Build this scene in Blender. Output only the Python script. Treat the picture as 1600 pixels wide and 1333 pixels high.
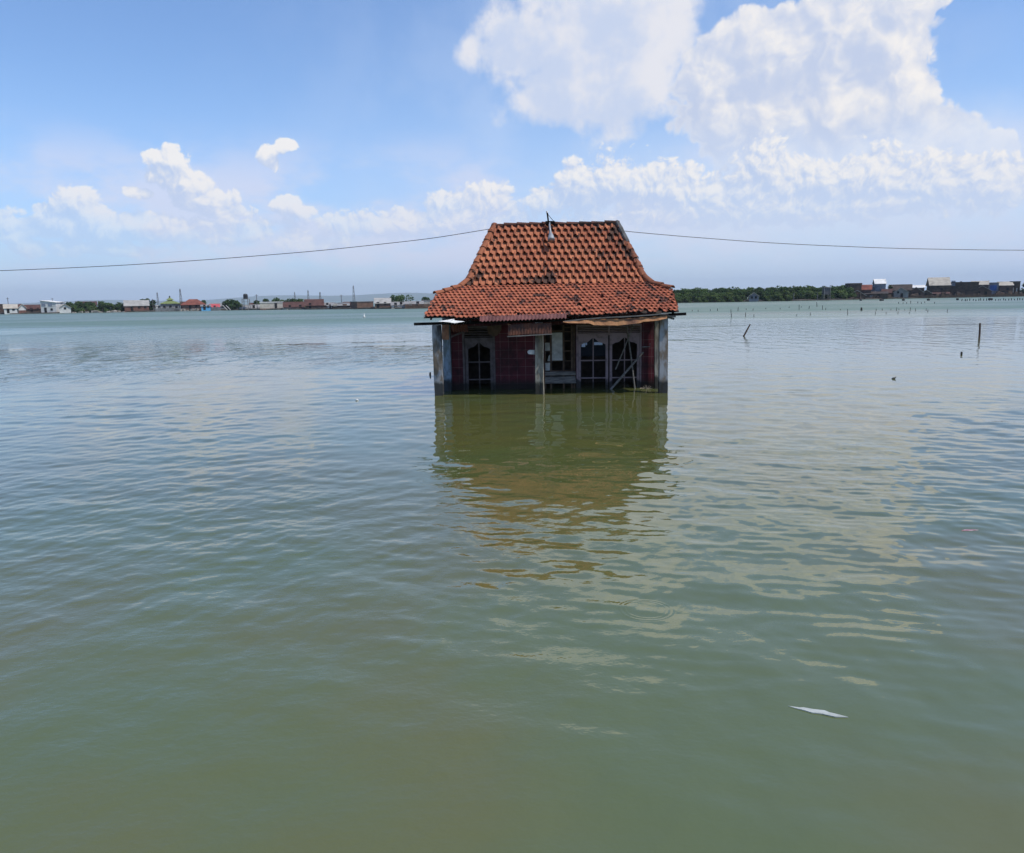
import bpy, math, random
import numpy as np
from mathutils import Vector, Matrix

for o in list(bpy.data.objects): bpy.data.objects.remove(o)
SC = bpy.context.scene
COL = SC.collection
rad = math.radians

# ------------------------------------------------------------------ camera
FPX = 1230.0; PITCH = math.atan((666.5 - 466) / FPX); ROLL = rad(1.0); CAM_H = 3.0
f_ = Vector((0, math.cos(PITCH), -math.sin(PITCH)))
r0 = Vector((1, 0, 0)); u0 = Vector((0, math.sin(PITCH), math.cos(PITCH)))
R_ = r0 * math.cos(ROLL) - u0 * math.sin(ROLL)
U_ = r0 * math.sin(ROLL) + u0 * math.cos(ROLL)
CAM = Vector((0, 0, CAM_H))
cam_d = bpy.data.cameras.new('camera')
cam_d.sensor_fit = 'HORIZONTAL'; cam_d.sensor_width = 36.0
cam_d.lens = FPX / 1600 * 36.0
cam_d.clip_start = 0.05; cam_d.clip_end = 60000
cam = bpy.data.objects.new('camera', cam_d); COL.objects.link(cam)
m = Matrix((R_, U_, -f_)).transposed().to_4x4(); m.translation = CAM
cam.matrix_world = m
SC.camera = cam

def ray(px, py): return f_ + R_ * ((px - 800) / FPX) + U_ * ((666.5 - py) / FPX)
def gnd(px, py, z=0.0):
    d = ray(px, py); return CAM + d * ((z - CAM_H) / d.z)
def at(px, py, Y):
    d = ray(px, py); return CAM + d * (Y / d.y)

# ------------------------------------------------------------------ light
SUN_EL, SUN_AZ = 60.0, 115.0            # azimuth clockwise from +Y (the view direction): from the right, a little behind the camera
sdir = Vector((math.cos(rad(SUN_EL)) * math.sin(rad(SUN_AZ)), math.cos(rad(SUN_EL)) * math.cos(rad(SUN_AZ)), math.sin(rad(SUN_EL))))
sd = bpy.data.lights.new('sun', 'SUN'); sd.energy = 3.6; sd.angle = rad(0.53); sd.color = (1.0, 0.95, 0.87)
so = bpy.data.objects.new('sun', sd); COL.objects.link(so)
so.rotation_euler = (-sdir).to_track_quat('-Z', 'Y').to_euler(); so.location = sdir * 200

SC.view_settings.view_transform = 'Standard'; SC.view_settings.look = 'None'
SC.view_settings.exposure = 0.12; SC.view_settings.gamma = 1.0
SC.view_settings.use_curve_mapping = False
SC.cycles.use_denoising = True
SC.cycles.max_bounces = 6; SC.cycles.diffuse_bounces = 3; SC.cycles.glossy_bounces = 3
SC.cycles.volume_bounces = 0; SC.cycles.transparent_max_bounces = 8
SC.cycles.caustics_reflective = False; SC.cycles.caustics_refractive = False
SC.cycles.sample_clamp_indirect = 4.0

# ------------------------------------------------------------------ node helpers
class NT:
    def __init__(s, tree):
        s.t = tree; s.n = tree.nodes; s.l = tree.links
    def new(s, typ, **kw):
        n = s.n.new(typ)
        for k, v in kw.items(): setattr(n, k, v)
        return n
    def put(s, sock, v):
        if isinstance(v, bpy.types.NodeSocket): s.l.new(v, sock)
        elif isinstance(v, (tuple, list)) and len(v) == 3 and sock.type == 'RGBA': sock.default_value = (*v, 1)
        else: sock.default_value = v
    def math(s, op, a, b=None, c=None, clamp=False):
        n = s.new('ShaderNodeMath', operation=op); n.use_clamp = clamp
        s.put(n.inputs[0], a)
        if b is not None: s.put(n.inputs[1], b)
        if c is not None: s.put(n.inputs[2], c)
        return n.outputs[0]
    def vm(s, op, a, b=None, c=None, out=0):
        n = s.new('ShaderNodeVectorMath', operation=op)
        s.put(n.inputs[0], a)
        if b is not None: s.put(n.inputs[1], b)
        if c is not None: s.put(n.inputs[2], c)
        return n.outputs['Value'] if op in ('LENGTH', 'DISTANCE', 'DOT_PRODUCT') else n.outputs[0]
    def noise(s, vec, scale, detail=2.0, rough=0.5, dim='3D', distort=0.0, lac=2.0):
        n = s.new('ShaderNodeTexNoise'); n.noise_dimensions = dim
        if vec is not None: s.put(n.inputs['Vector'], vec)
        n.inputs['Scale'].default_value = scale; n.inputs['Detail'].default_value = detail
        n.inputs['Roughness'].default_value = rough; n.inputs['Distortion'].default_value = distort
        n.inputs['Lacunarity'].default_value = lac
        return n.outputs[0]
    def smooth(s, v, a, b, lo=0.0, hi=1.0):
        n = s.new('ShaderNodeMapRange'); n.interpolation_type = 'SMOOTHSTEP'; n.clamp = True
        s.put(n.inputs[0], v); s.put(n.inputs[1], a); s.put(n.inputs[2], b); s.put(n.inputs[3], lo); s.put(n.inputs[4], hi)
        return n.outputs[0]
    def mix(s, fac, a, b, mode='MIX'):
        n = s.new('ShaderNodeMix'); n.data_type = 'RGBA'; n.blend_type = mode
        s.put(n.inputs[0], fac); s.put(n.inputs[6], a); s.put(n.inputs[7], b)
        return n.outputs[2]

# ------------------------------------------------------------------ sky with clouds
def azel(px, py):
    d = ray(px, py).normalized()
    return math.degrees(math.atan2(d.x, d.y)), math.degrees(math.asin(d.z))
def blob(cx, cy, rx, ry):
    a, e = azel(cx, cy); a1, _ = azel(cx + rx, cy); _, e1 = azel(cx, cy - ry)
    return a, e, abs(a1 - a), abs(e1 - e)
SOFT = [(815,70,95,70),(930,70,130,120),(1035,45,85,65),(965,150,95,85),(880,140,100,85),(940,-30,170,70)]
BIG = [(1120,110,70,65),(1215,80,110,75),(1330,40,110,90),(1390,60,75,95),(1330,160,140,110),(1200,190,160,70),(1420,150,55,65),
       (1440,230,100,60),(1535,245,58,42),(1310,250,200,50),(1440,-20,60,50)]
CUM = [(1230,318,410,34),(660,350,170,20),(200,356,210,24),(850,312,26,18),(905,292,40,38),(958,284,42,42),(1008,290,50,40),(1060,296,48,36),(1112,300,40,32),(1158,300,32,36),(1195,262,42,44),(1236,286,40,44),
       (1290,285,58,42),(1360,280,68,46),(1450,283,80,46),(1545,288,66,40),(690,322,28,20),(760,316,42,28),(722,334,48,16),(642,342,28,16),(600,354,26,12),
       (270,250,30,20),(262,272,30,20),(292,288,40,24),(312,312,52,22),(345,332,44,12),(236,246,18,12),(120,314,34,20),(98,334,26,20),(142,338,42,24),(120,352,60,14),(204,301,15,9),(223,304,16,8),(26,366,26,24),
       (64,326,15,9),(46,385,30,14),(418,242,14,16),(426,252,9,12),(446,226,16,9),(434,232,12,9),(448,318,26,14),(472,330,24,10),(392,362,32,14),(470,378,46,18),(540,364,18,20),(190,392,46,10),(130,388,56,12),(330,374,32,10)]

W = bpy.data.worlds.new("World"); SC.world = W; W.use_nodes = True
nt = NT(W.node_tree); nt.n.clear()
out = nt.new('ShaderNodeOutputWorld')
sky = nt.new('ShaderNodeTexSky'); sky.sky_type = 'NISHITA'; sky.sun_disc = False
sky.sun_elevation = rad(SUN_EL); sky.sun_rotation = rad(SUN_AZ); sky.altitude = 0; sky.air_density = 1.0; sky.dust_density = 0.6; sky.ozone_density = 2.2
tc = nt.new('ShaderNodeTexCoord'); gen = tc.outputs['Generated']
sep = nt.new('ShaderNodeSeparateXYZ'); nt.put(sep.inputs[0], gen)
az = nt.math('MULTIPLY', nt.math('ARCTAN2', sep.outputs[0], sep.outputs[1]), 57.29578)
el = nt.math('MULTIPLY', nt.math('ARCSINE', sep.outputs[2]), 57.29578)
cmb = nt.new('ShaderNodeCombineXYZ'); nt.put(cmb.inputs[0], az); nt.put(cmb.inputs[1], el)
P0 = cmb.outputs[0]

def field(p, blobs, k):
    acc = None
    for b in blobs:
        a, e, ra, re = blob(*b)
        q = nt.vm('MULTIPLY_ADD', p, (1 / ra, 1 / re, 0), (-a / ra, -e / re, 0))
        ln = nt.vm('LENGTH', q)
        acc = ln if acc is None else nt.math('SMOOTH_MIN', acc, ln, k)
    return nt.math('SUBTRACT', 1.0, acc)
def worley(p, scale, detail, rough=0.5):
    v = nt.new('ShaderNodeTexVoronoi'); v.voronoi_dimensions = '2D'; v.feature = 'F1'; v.normalize = True
    nt.put(v.inputs['Vector'], p); v.inputs['Scale'].default_value = scale; v.inputs['Detail'].default_value = detail
    v.inputs['Roughness'].default_value = rough; v.inputs['Lacunarity'].default_value = 2.2
    return nt.math('SUBTRACT', 1.0, v.outputs['Distance'])
def warp(p, scale, amt):
    n = nt.new('ShaderNodeTexNoise'); n.noise_dimensions = '2D'; nt.put(n.inputs['Vector'], p)
    n.inputs['Scale'].default_value = scale; n.inputs['Detail'].default_value = 3
    return nt.vm('MULTIPLY_ADD', n.outputs['Color'], (amt, amt, 0), nt.vm('SUBTRACT', p, (amt / 2, amt / 2, 0)))

pw = warp(P0, 0.35, 1.6)
LO = (0.22, 0.34, 0)
b_fine = worley(pw, 0.66, 4.0, 0.56); b_fine2 = worley(nt.vm('ADD', pw, LO), 0.66, 4.0, 0.56)
b_big = worley(pw, 0.40, 3.0, 0.48); b_big2 = worley(nt.vm('ADD', pw, (0.5, 0.55, 0)), 0.40, 3.0, 0.48)
fb = nt.noise(P0, 0.22, 6.0, 0.55, '2D')
# soft high cloud
dS = nt.math('ADD', field(pw, SOFT, 0.35), nt.math('MULTIPLY', nt.math('SUBTRACT', fb, 0.5), 1.2))
aS = nt.smooth(dS, 0.0, 0.36)
# towering cloud
fB = field(pw, BIG, 0.25)
dB = nt.math('ADD', fB, nt.math('MULTIPLY', nt.math('SUBTRACT', b_big, 0.62), 0.9))
aB = nt.smooth(dB, 0.0, 0.14)
# low cumulus
fC = field(P0, CUM, 0.3); LC = (0.5, 0.95, 0)
dC = nt.math('ADD', fC, nt.math('MULTIPLY', nt.math('SUBTRACT', b_fine, 0.57), 2.2))
aC = nt.smooth(dC, 0.0, 0.34)
# colours
WH = (0.90, 0.87, 0.84); SH = (0.50, 0.60, 0.81)
fB2 = field(nt.vm('ADD', pw, (1.6, 1.5, 0)), BIG, 0.25)
gB = nt.math('ADD', nt.math('MULTIPLY', nt.math('SUBTRACT', fB, fB2), 0.42), nt.math('MULTIPLY', nt.math('SUBTRACT', b_big, b_big2), 1.4))
litB = nt.math('MAXIMUM', nt.smooth(gB, -0.30, 0.62), nt.smooth(dB, 0.0, 0.22, 0.7, 0.0))
cB = nt.mix(litB, (0.53, 0.60, 0.77), (0.91, 0.87, 0.83))
gC = nt.math('SUBTRACT', fC, field(nt.vm('ADD', P0, LC), CUM, 0.3))           # how fast the cloud thins towards the sun
shC = nt.smooth(nt.math('ADD', nt.math('MULTIPLY', gC, 0.30), nt.math('MULTIPLY', nt.math('SUBTRACT', b_fine, b_fine2), 1.4)), -0.20, 0.40)
cC = nt.mix(shC, SH, WH)
cS = nt.mix(nt.smooth(fb, 0.35, 0.65), (0.58, 0.65, 0.81), (0.80, 0.79, 0.82))
# veil of thin high haze
veil = nt.math('MULTIPLY', nt.smooth(el, 15.0, 0.0, 0.0, 1.0), nt.smooth(nt.noise(P0, 0.05, 3.0, 0.5, '2D'), 0.25, 0.75, 0.35, 0.75))
veil = nt.math('MULTIPLY', veil, nt.smooth(az, -30, 34, 0.8, 1.45), clamp=True)
def bg(col, st):
    n = nt.new('ShaderNodeBackground'); nt.put(n.inputs[0], col); n.inputs[1].default_value = st; return n.outputs[0]
def mixs(f, a, b):
    n = nt.new('ShaderNodeMixShader'); nt.put(n.inputs[0], f); nt.l.new(a, n.inputs[1]); nt.l.new(b, n.inputs[2]); return n.outputs[0]
SKY_ST = 0.10
s = bg(nt.vm('MULTIPLY', sky.outputs[0], (1.16, 1.36, 1.63)), SKY_ST)      # a clear humid tropical blue
s = mixs(veil, s, bg(nt.mix(nt.smooth(az, -22, 24), (0.42, 0.56, 0.92), (0.58, 0.70, 0.95)), 1.0))
# broad milky patch round the big clouds and a faint bank low over the horizon
dm = nt.vm('LENGTH', nt.vm('MULTIPLY', nt.vm('SUBTRACT', P0, (9.0, 12.0, 0)), (1/30, 1/16, 0)))
s = mixs(nt.math('MULTIPLY', nt.smooth(dm, 1.1, 0.1), nt.smooth(fb, 0.3, 0.7, 0.15, 0.42)), s, bg((0.56, 0.67, 0.88), 1.0))
bank_n = nt.noise(nt.vm('MULTIPLY', P0, (0.6, 1.3, 0)), 0.13, 5.0, 0.6, '2D')
bank_a = nt.math('MULTIPLY', nt.math('MULTIPLY', nt.smooth(el, 12.0, 7.0), nt.smooth(el, 0.8, 3.0)), nt.smooth(bank_n, 0.38, 0.62, 0.0, 0.72))
s = mixs(bank_a, s, bg((0.70, 0.71, 0.85), 1.0))
s = mixs(nt.math('MULTIPLY', aS, 0.90), s, bg(cS, 1.0))
s = mixs(nt.math('MULTIPLY', aB, nt.smooth(el, 5, 11.5, 0.12, 0.97)), s, bg(cB, 1.0))
dh = nt.vm('LENGTH', nt.vm('MULTIPLY', nt.vm('SUBTRACT', P0, (azel(1310, 310)[0], azel(1310, 310)[1], 0)), (1/21, 1/5.2, 0)))
s = mixs(nt.math('MULTIPLY', nt.smooth(nt.math('ADD', dh, nt.math('MULTIPLY', nt.math('SUBTRACT', fb, 0.5), 0.9)), 1.15, 0.15), 0.78), s, bg((0.64, 0.73, 0.89), 1.0))
s = mixs(nt.math('MULTIPLY', aC, nt.smooth(el, 2.5, 9.0, 0.25, 0.92)), s, bg(cC, 1.0))
nt.l.new(s, out.inputs[0])

# ------------------------------------------------------------------ materials
MATS = {}
def mat(name, col, col2=None, scale=3.0, rough=0.8, lo=0.35, hi=0.65, detail=5, stretch=(1, 1, 1), spec=0.3, metal=0.0, bump=0.0, dirt=None, tide=None):
    if name in MATS: return MATS[name]
    M = bpy.data.materials.new(name); M.use_nodes = True; t = NT(M.node_tree); t.n.clear()
    o = t.new('ShaderNodeOutputMaterial'); p = t.new('ShaderNodeBsdfPrincipled')
    t.l.new(p.outputs[0], o.inputs[0])
    c = t.new('ShaderNodeTexCoord')
    v = t.vm('MULTIPLY', c.outputs['Object'], stretch)
    base = col
    n = t.noise(v, scale, detail, 0.6)
    if col2 is not None: base = t.mix(t.smooth(n, lo, hi), col, col2)
    if dirt is not None:
        n2 = t.noise(v, scale * 0.37, 4, 0.65); base = t.mix(t.smooth(n2, 0.5, 0.72), base, dirt)
    if tide is not None:                       # growth left by the tide up to this height above the water
        s3 = t.new('ShaderNodeSeparateXYZ'); t.put(s3.inputs[0], c.outputs['Object'])
        zt_ = t.math('ADD', s3.outputs[2], t.math('MULTIPLY', t.math('SUBTRACT', n, 0.5), 0.5))
        base = t.mix(t.math('MULTIPLY', t.smooth(zt_, tide + .1, tide - .05), .9), base, (0.016, 0.017, 0.015))
    t.put(p.inputs['Base Color'], base)
    p.inputs['Roughness'].default_value = rough; p.inputs['Specular IOR Level'].default_value = spec; p.inputs['Metallic'].default_value = metal
    if bump:
        b = t.new('ShaderNodeBump'); b.inputs['Distance'].default_value = bump; t.put(b.inputs['Height'], n); t.l.new(b.outputs[0], p.inputs['Normal'])
    MATS[name] = M; return M

def tile_mat(name, base, base2, dark, dark_amt, scale=0.8):
    M = bpy.data.materials.new(name); M.use_nodes = True; t = NT(M.node_tree); t.n.clear()
    o = t.new('ShaderNodeOutputMaterial'); p = t.new('ShaderNodeBsdfPrincipled'); t.l.new(p.outputs[0], o.inputs[0])
    g = t.new('ShaderNodeNewGeometry'); rnd = g.outputs['Random Per Island']
    c = t.new('ShaderNodeTexCoord'); v = c.outputs['Object']
    col = t.mix(rnd, base, base2)
    r2 = t.math('FRACT', t.math('MULTIPLY', rnd, 37.17))
    big = t.noise(v, scale, 3, 0.6); fine = t.noise(v, 14, 4, 0.7)
    w = t.math('ADD', t.math('MULTIPLY', t.math('SUBTRACT', big, 0.17), 1.5), t.math('MULTIPLY', r2, 0.42))
    w = t.math('ADD', w, t.math('MULTIPLY', t.math('SUBTRACT', fine, 0.5), 0.7))
    col = t.mix(t.math('MULTIPLY', t.smooth(w, 1.0 - dark_amt, 1.12 - dark_amt), 0.9), col, dark)
    col = t.mix(t.math('MULTIPLY', t.smooth(fine, 0.5, 0.8), 0.35), col, (0.16, 0.09, 0.06))
    t.put(p.inputs['Base Color'], col); p.inputs['Roughness'].default_value = 0.85; p.inputs['Specular IOR Level'].default_value = 0.2
    MATS[name] = M; return M

# ------------------------------------------------------------------ mesh builder and scene helpers
class MB:
    def __init__(s): s.v = []; s.f = []; s.smooth = False
    def add(s, vs, fs):
        b = len(s.v); s.v += [tuple(x) for x in vs]; s.f += [tuple(i + b for i in f) for f in fs]; return s
    def box(s, a, b, jit=0.0, M=None):
        (x0, y0, z0), (x1, y1, z1) = a, b
        vs = [(x0,y0,z0),(x1,y0,z0),(x1,y1,z0),(x0,y1,z0),(x0,y0,z1),(x1,y0,z1),(x1,y1,z1),(x0,y1,z1)]
        if jit: vs = [tuple(c + random.uniform(-jit, jit) for c in v) for v in vs]
        if M is not None: vs = [tuple(M @ Vector(v)) for v in vs]
        return s.add(vs, [(0,3,2,1),(4,5,6,7),(0,1,5,4),(1,2,6,5),(2,3,7,6),(3,0,4,7)])
    def bar(s, p, q, w, h=None, roll=0.0):
        p, q = Vector(p), Vector(q); h = h or w; d = (q - p).normalized()
        ref = Vector((0, 0, 1)) if abs(d.z) < 0.9 else Vector((0, 1, 0))
        a = d.cross(ref).normalized(); b = a.cross(d).normalized()
        if roll: a, b = a * math.cos(roll) + b * math.sin(roll), b * math.cos(roll) - a * math.sin(roll)
        vs = [e + a * (sx * w / 2) + b * (sy * h / 2) for e in (p, q) for sx, sy in ((-1,-1),(1,-1),(1,1),(-1,1))]
        return s.add(vs, [(0,1,2,3),(7,6,5,4),(0,4,5,1),(1,5,6,2),(2,6,7,3),(3,7,4,0)])
    def tube(s, pts, r, n=6, cap=True):
        pts = [Vector(p) for p in pts]; rs = r if isinstance(r, (list, tuple)) else [r] * len(pts)
        vs = []; fs = []
        for i, p in enumerate(pts):
            d = (pts[min(i + 1, len(pts) - 1)] - pts[max(i - 1, 0)]).normalized()
            ref = Vector((0, 0, 1)) if abs(d.z) < 0.95 else Vector((0, 1, 0))
            a = d.cross(ref).normalized(); b = a.cross(d)
            for k in range(n):
                t = 2 * math.pi * k / n; vs.append(p + (a * math.cos(t) + b * math.sin(t)) * rs[i])
        for i in range(len(pts) - 1):
            for k in range(n):
                k2 = (k + 1) % n; fs.append((i*n+k, i*n+k2, (i+1)*n+k2, (i+1)*n+k))
        if cap: fs.append(tuple(range(n - 1, -1, -1))); fs.append(tuple(range((len(pts)-1)*n, len(pts)*n)))
        return s.add(vs, fs)
    def prism(s, poly, y0, y1):            # polygon in x,z extruded along y
        n = len(poly); vs = [(x, y0, z) for x, z in poly] + [(x, y1, z) for x, z in poly]
        return s.add(vs, [tuple(range(n)), tuple(range(2*n-1, n-1, -1))] + [(i, n+i, n+(i+1)%n, (i+1)%n) for i in range(n)])
    def build(s, name, material, parent=None, loc=None):
        me = bpy.data.meshes.new(name); me.from_pydata(s.v, [], s.f); me.materials.append(material); me.validate()
        if s.smooth: me.polygons.foreach_set('use_smooth', [True] * len(me.polygons))
        o = bpy.data.objects.new(name, me); COL.objects.link(o)
        if parent: o.parent = parent
        if loc is not None: o.location = loc
        return o
def tag(o, label=None, cat=None, group=None, kind=None):
    if label: o['label'] = label
    if cat: o['category'] = cat
    if group: o['group'] = group
    if kind: o['kind'] = kind
    return o
def empty(name, loc=(0, 0, 0), rz=0.0):
    o = bpy.data.objects.new(name, None); COL.objects.link(o); o.location = loc; o.rotation_euler = (0, 0, rz); o.empty_display_size = 0.3
    return o
KIDS = {}
def copy_tree(o, parent=None):
    c = o.copy(); COL.objects.link(c)
    if parent: c.parent = parent
    for ch in [x for x in o.children]: copy_tree(ch, c)
    return c
random.seed(7); rng = np.random.default_rng(7)

# ------------------------------------------------------------------ water
def water_mat():
    M = bpy.data.materials.new('murky water'); M.use_nodes = True; t = NT(M.node_tree); t.n.clear()
    o = t.new('ShaderNodeOutputMaterial'); p = t.new('ShaderNodeBsdfPrincipled'); t.l.new(p.outputs[0], o.inputs[0])
    g = t.new('ShaderNodeNewGeometry'); pos = g.outputs['Position']
    flat = t.vm('MULTIPLY', pos, (1, 1, 0))
    def stretched(rot, sx, sy):
        mp = t.new('ShaderNodeMapping'); t.put(mp.inputs[0], flat); mp.inputs['Rotation'].default_value = (0, 0, rad(rot)); mp.inputs['Scale'].default_value = (sx, sy, 1); return mp.outputs[0]
    v3 = stretched(-8, 1.1, 1.5)
    fine = t.noise(v3, 8.0, 2.0, 0.55, '2D')
    # rippled and calm patches
    patch = t.noise(t.vm('MULTIPLY', flat, (0.4, 1.0, 0)), 0.055, 3.0, 0.5, '2D')
    rough = t.smooth(patch, 0.50, 0.72, 0.0, 0.8)
    for (px, py, rx, ry) in ((60, 565, 13, 22), (250, 520, 20, 30)):
        c = gnd(px, py)
        d = t.vm('LENGTH', t.vm('MULTIPLY_ADD', flat, (1/rx, 1/ry, 0), (-c.x/rx, -c.y/ry, 0)))
        rough = t.math('MAXIMUM', rough, t.smooth(t.math('ADD', d, t.math('MULTIPLY', t.math('SUBTRACT', patch, 0.5), 1.2)), 1.1, 0.7))
    sp = t.new('ShaderNodeSeparateXYZ'); t.put(sp.inputs[0], flat)
    far = t.smooth(sp.outputs[1], 90, 130)
    rough = t.math('MAXIMUM', rough, t.math('MULTIPLY', far, 0.9))
    h = t.math('MULTIPLY', fine, t.math('ADD', t.math('MULTIPLY_ADD', rough, 0.0045, 0.0002), t.smooth(sp.outputs[1], 14, 45, 0.0, 0.0016)))
    chop = t.noise(stretched(10, 1.1, 0.42), 0.9, 3.0, 0.6, '2D', 0.3)
    h = t.math('MULTIPLY_ADD', t.math('MULTIPLY', chop, t.smooth(sp.outputs[1], 20, 48)), t.math('MULTIPLY_ADD', rough, 0.34, 0.045), h)
    # a ring left by a fish
    c = gnd(1010, 952); d = t.vm('LENGTH', t.vm('SUBTRACT', flat, (c.x, c.y, 0)))
    ring = t.math('MULTIPLY', t.math('SINE', t.math('MULTIPLY', d, 130.0)), t.math('MULTIPLY', t.smooth(d, 0.16, 0.21), t.smooth(d, 0.30, 0.25)))
    h = t.math('MULTIPLY_ADD', ring, 0.0006, h)
    b = t.new('ShaderNodeBump'); b.inputs['Strength'].default_value = 1.0; b.inputs['Distance'].default_value = 1.0
    t.put(b.inputs['Height'], h); t.l.new(b.outputs[0], p.inputs['Normal'])
    silt = t.noise(flat, 0.25, 3.0, 0.55, '2D')
    near_c = t.mix(t.smooth(silt, 0.3, 0.7), (0.078, 0.096, 0.032), (0.092, 0.094, 0.027))
    shallow = t.mix(t.smooth(silt, 0.3, 0.7), (0.092, 0.113, 0.037), (0.108, 0.109, 0.031))      # silt stirred up along the near bank
    near_c = t.mix(t.smooth(t.math('ADD', sp.outputs[1], t.math('MULTIPLY', t.math('SUBTRACT', silt, 0.5), 8.0)), 5.0, 13.0), shallow, near_c)
    streak = t.noise(t.vm('MULTIPLY', flat, (0.010, 0.040, 0)), 1.0, 4.0, 0.6, '2D')      # bands of wind and of deeper green water
    deep = t.math('MULTIPLY', t.smooth(sp.outputs[1], 25, 120), t.smooth(streak, 0.3, 0.6, 0.35, 1.0))
    t.put(p.inputs['Base Color'], t.mix(deep, near_c, (0.095, 0.150, 0.088)))
    wind = t.smooth(streak, 0.38, 0.66)
    t.put(p.inputs['Roughness'], t.math('ADD', t.math('MULTIPLY', t.smooth(sp.outputs[1], 50, 135, 0.0, 1.0), t.math('MULTIPLY_ADD', wind, 0.16, 0.18)), t.math('MULTIPLY_ADD', rough, t.smooth(sp.outputs[1], 20, 90, 0.0, 0.10), 0.015)))    # far ripples are finer than the eye resolves
    p.inputs['IOR'].default_value = 1.74
    return M
def water_mesh():
    """one sheet out to the horizon; its near part carries real wavelets, finer close by"""
    rw = np.random.default_rng(11)
    D = [1.2]
    while D[-1] < 150: D.append(D[-1] + max(0.030, D[-1] ** 2 * 0.00030))
    D = np.array(D); nr, nc = len(D), 760
    U = np.linspace(-1, 1, nc)
    half = 0.86 * D + 4.0
    X = half[:, None] * U[None, :]; Y = np.repeat(D[:, None], nc, 1)
    dy = np.gradient(D)[:, None]; dx = (half * 2 / nc)[:, None]; sp_ = np.maximum(dy * 0.8, dx)
    def lump(n, lo, hi, seed):                       # slow variation from place to place, about 0..1
        g = np.random.default_rng(seed); a = np.zeros_like(X)
        for _ in range(n):
            k = 2 * np.pi / g.uniform(lo, hi); th = g.uniform(0, np.pi); a += np.sin(k * (np.cos(th) * X + np.sin(th) * Y * 0.7) + g.uniform(0, 6.28))
        return np.clip(0.5 + a / np.sqrt(n) * 0.38, 0, 1)
    side = np.clip((X + 5) / 11, 0, 1); side = side * side * (3 - 2 * side)
    cal = 0.55 + 0.9 * lump(7, 5, 22, 3)
    leftp = np.exp(-((X + 24) / 15) ** 2 - ((Y - 42) / 20) ** 2)
    cal = cal * (1 + 0.9 * leftp)
    hs = np.exp(-((X - 1.2) / 5.5) ** 2 - ((Y - 18) / 6.5) ** 2)          # quieter in front of the house
    Z = np.zeros_like(X)
    N = 100
    for i in range(N):
        lam = float(np.exp(rw.uniform(np.log(0.15), np.log(2.2))))
        right = i % 2
        th = rw.normal(np.radians(62) if right else np.radians(104), np.radians(48))
        k = 2 * np.pi / lam; s = 0.092 * np.sqrt(2.0 / N) * (1.45 if 0.18 < lam < 0.65 else 0.85)
        wgt = (0.35 + 0.75 * side) if right else (0.88 - 0.45 * side)
        keep = np.clip((lam / sp_ - 2.2) / 2.5, 0, 1)
        nearf = np.clip((Y - 3.0) / 6.0, 0, 1); nearf = 1.0 if lam > 0.7 else (0.38 + 0.62 * nearf)
        quiet = 1 - hs * (0.50 if lam < 0.6 else 0.20)
        group = 0.55 + 0.45 * np.sin(k * 0.11 * (np.cos(th + 1.1) * X + np.sin(th + 1.1) * Y) + rw.uniform(0, 6.28)) * np.sin(k * 0.07 * (np.cos(th) * X + np.sin(th) * Y) + rw.uniform(0, 6.28)) * 1.6
        ph = k * (np.cos(th) * X + np.sin(th) * Y) + 0.5 * np.sin(0.9 * X / lam ** .5 + rw.uniform(0, 6.28)) + rw.uniform(0, 6.28)
        Z += (s / k) * wgt * keep * nearf * quiet * group * np.sin(ph)
    Z *= cal
    edge = np.clip((1 - np.abs(U)) / 0.06, 0, 1)[None, :] * np.clip((D - 1.2) / 0.8, 0, 1)[:, None] * np.clip((150 - D) / 40, 0, 1)[:, None]
    Z *= edge
    co = np.stack([X, Y, Z], -1).reshape(-1, 3)
    idx = np.arange(nr * nc).reshape(nr, nc)
    q = np.stack([idx[:-1, :-1], idx[:-1, 1:], idx[1:, 1:], idx[1:, :-1]], -1).reshape(-1, 4)
    S = 16000.0; n0 = nr * nc
    outer = np.array([(-S, -300, 0), (S, -300, 0), (S, 2 * S, 0), (-S, 2 * S, 0)])
    a, b, c, d = idx[0, 0], idx[0, -1], idx[-1, -1], idx[-1, 0]
    q = np.concatenate([q, np.array([(n0, n0 + 1, b, a), (n0 + 1, n0 + 2, c, b), (n0 + 2, n0 + 3, d, c), (n0 + 3, n0, a, d)])])
    co = np.concatenate([co, outer])
    me = bpy.data.meshes.new('water')
    me.vertices.add(len(co)); me.vertices.foreach_set('co', co.astype(np.float32).ravel())
    me.loops.add(q.size); me.loops.foreach_set('vertex_index', q.astype(np.int32).ravel())
    me.polygons.add(len(q)); me.polygons.foreach_set('loop_start', np.arange(0, q.size, 4, dtype=np.int32)); me.polygons.foreach_set('loop_total', np.full(len(q), 4, dtype=np.int32))
    sm = np.ones(len(q), dtype=bool); sm[-4:] = False
    me.polygons.foreach_set('use_smooth', sm); me.update(calc_edges=True); me.materials.append(water_mat())
    o = bpy.data.objects.new('water', me); COL.objects.link(o); tag(o, kind='structure')
water_mesh()

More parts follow.
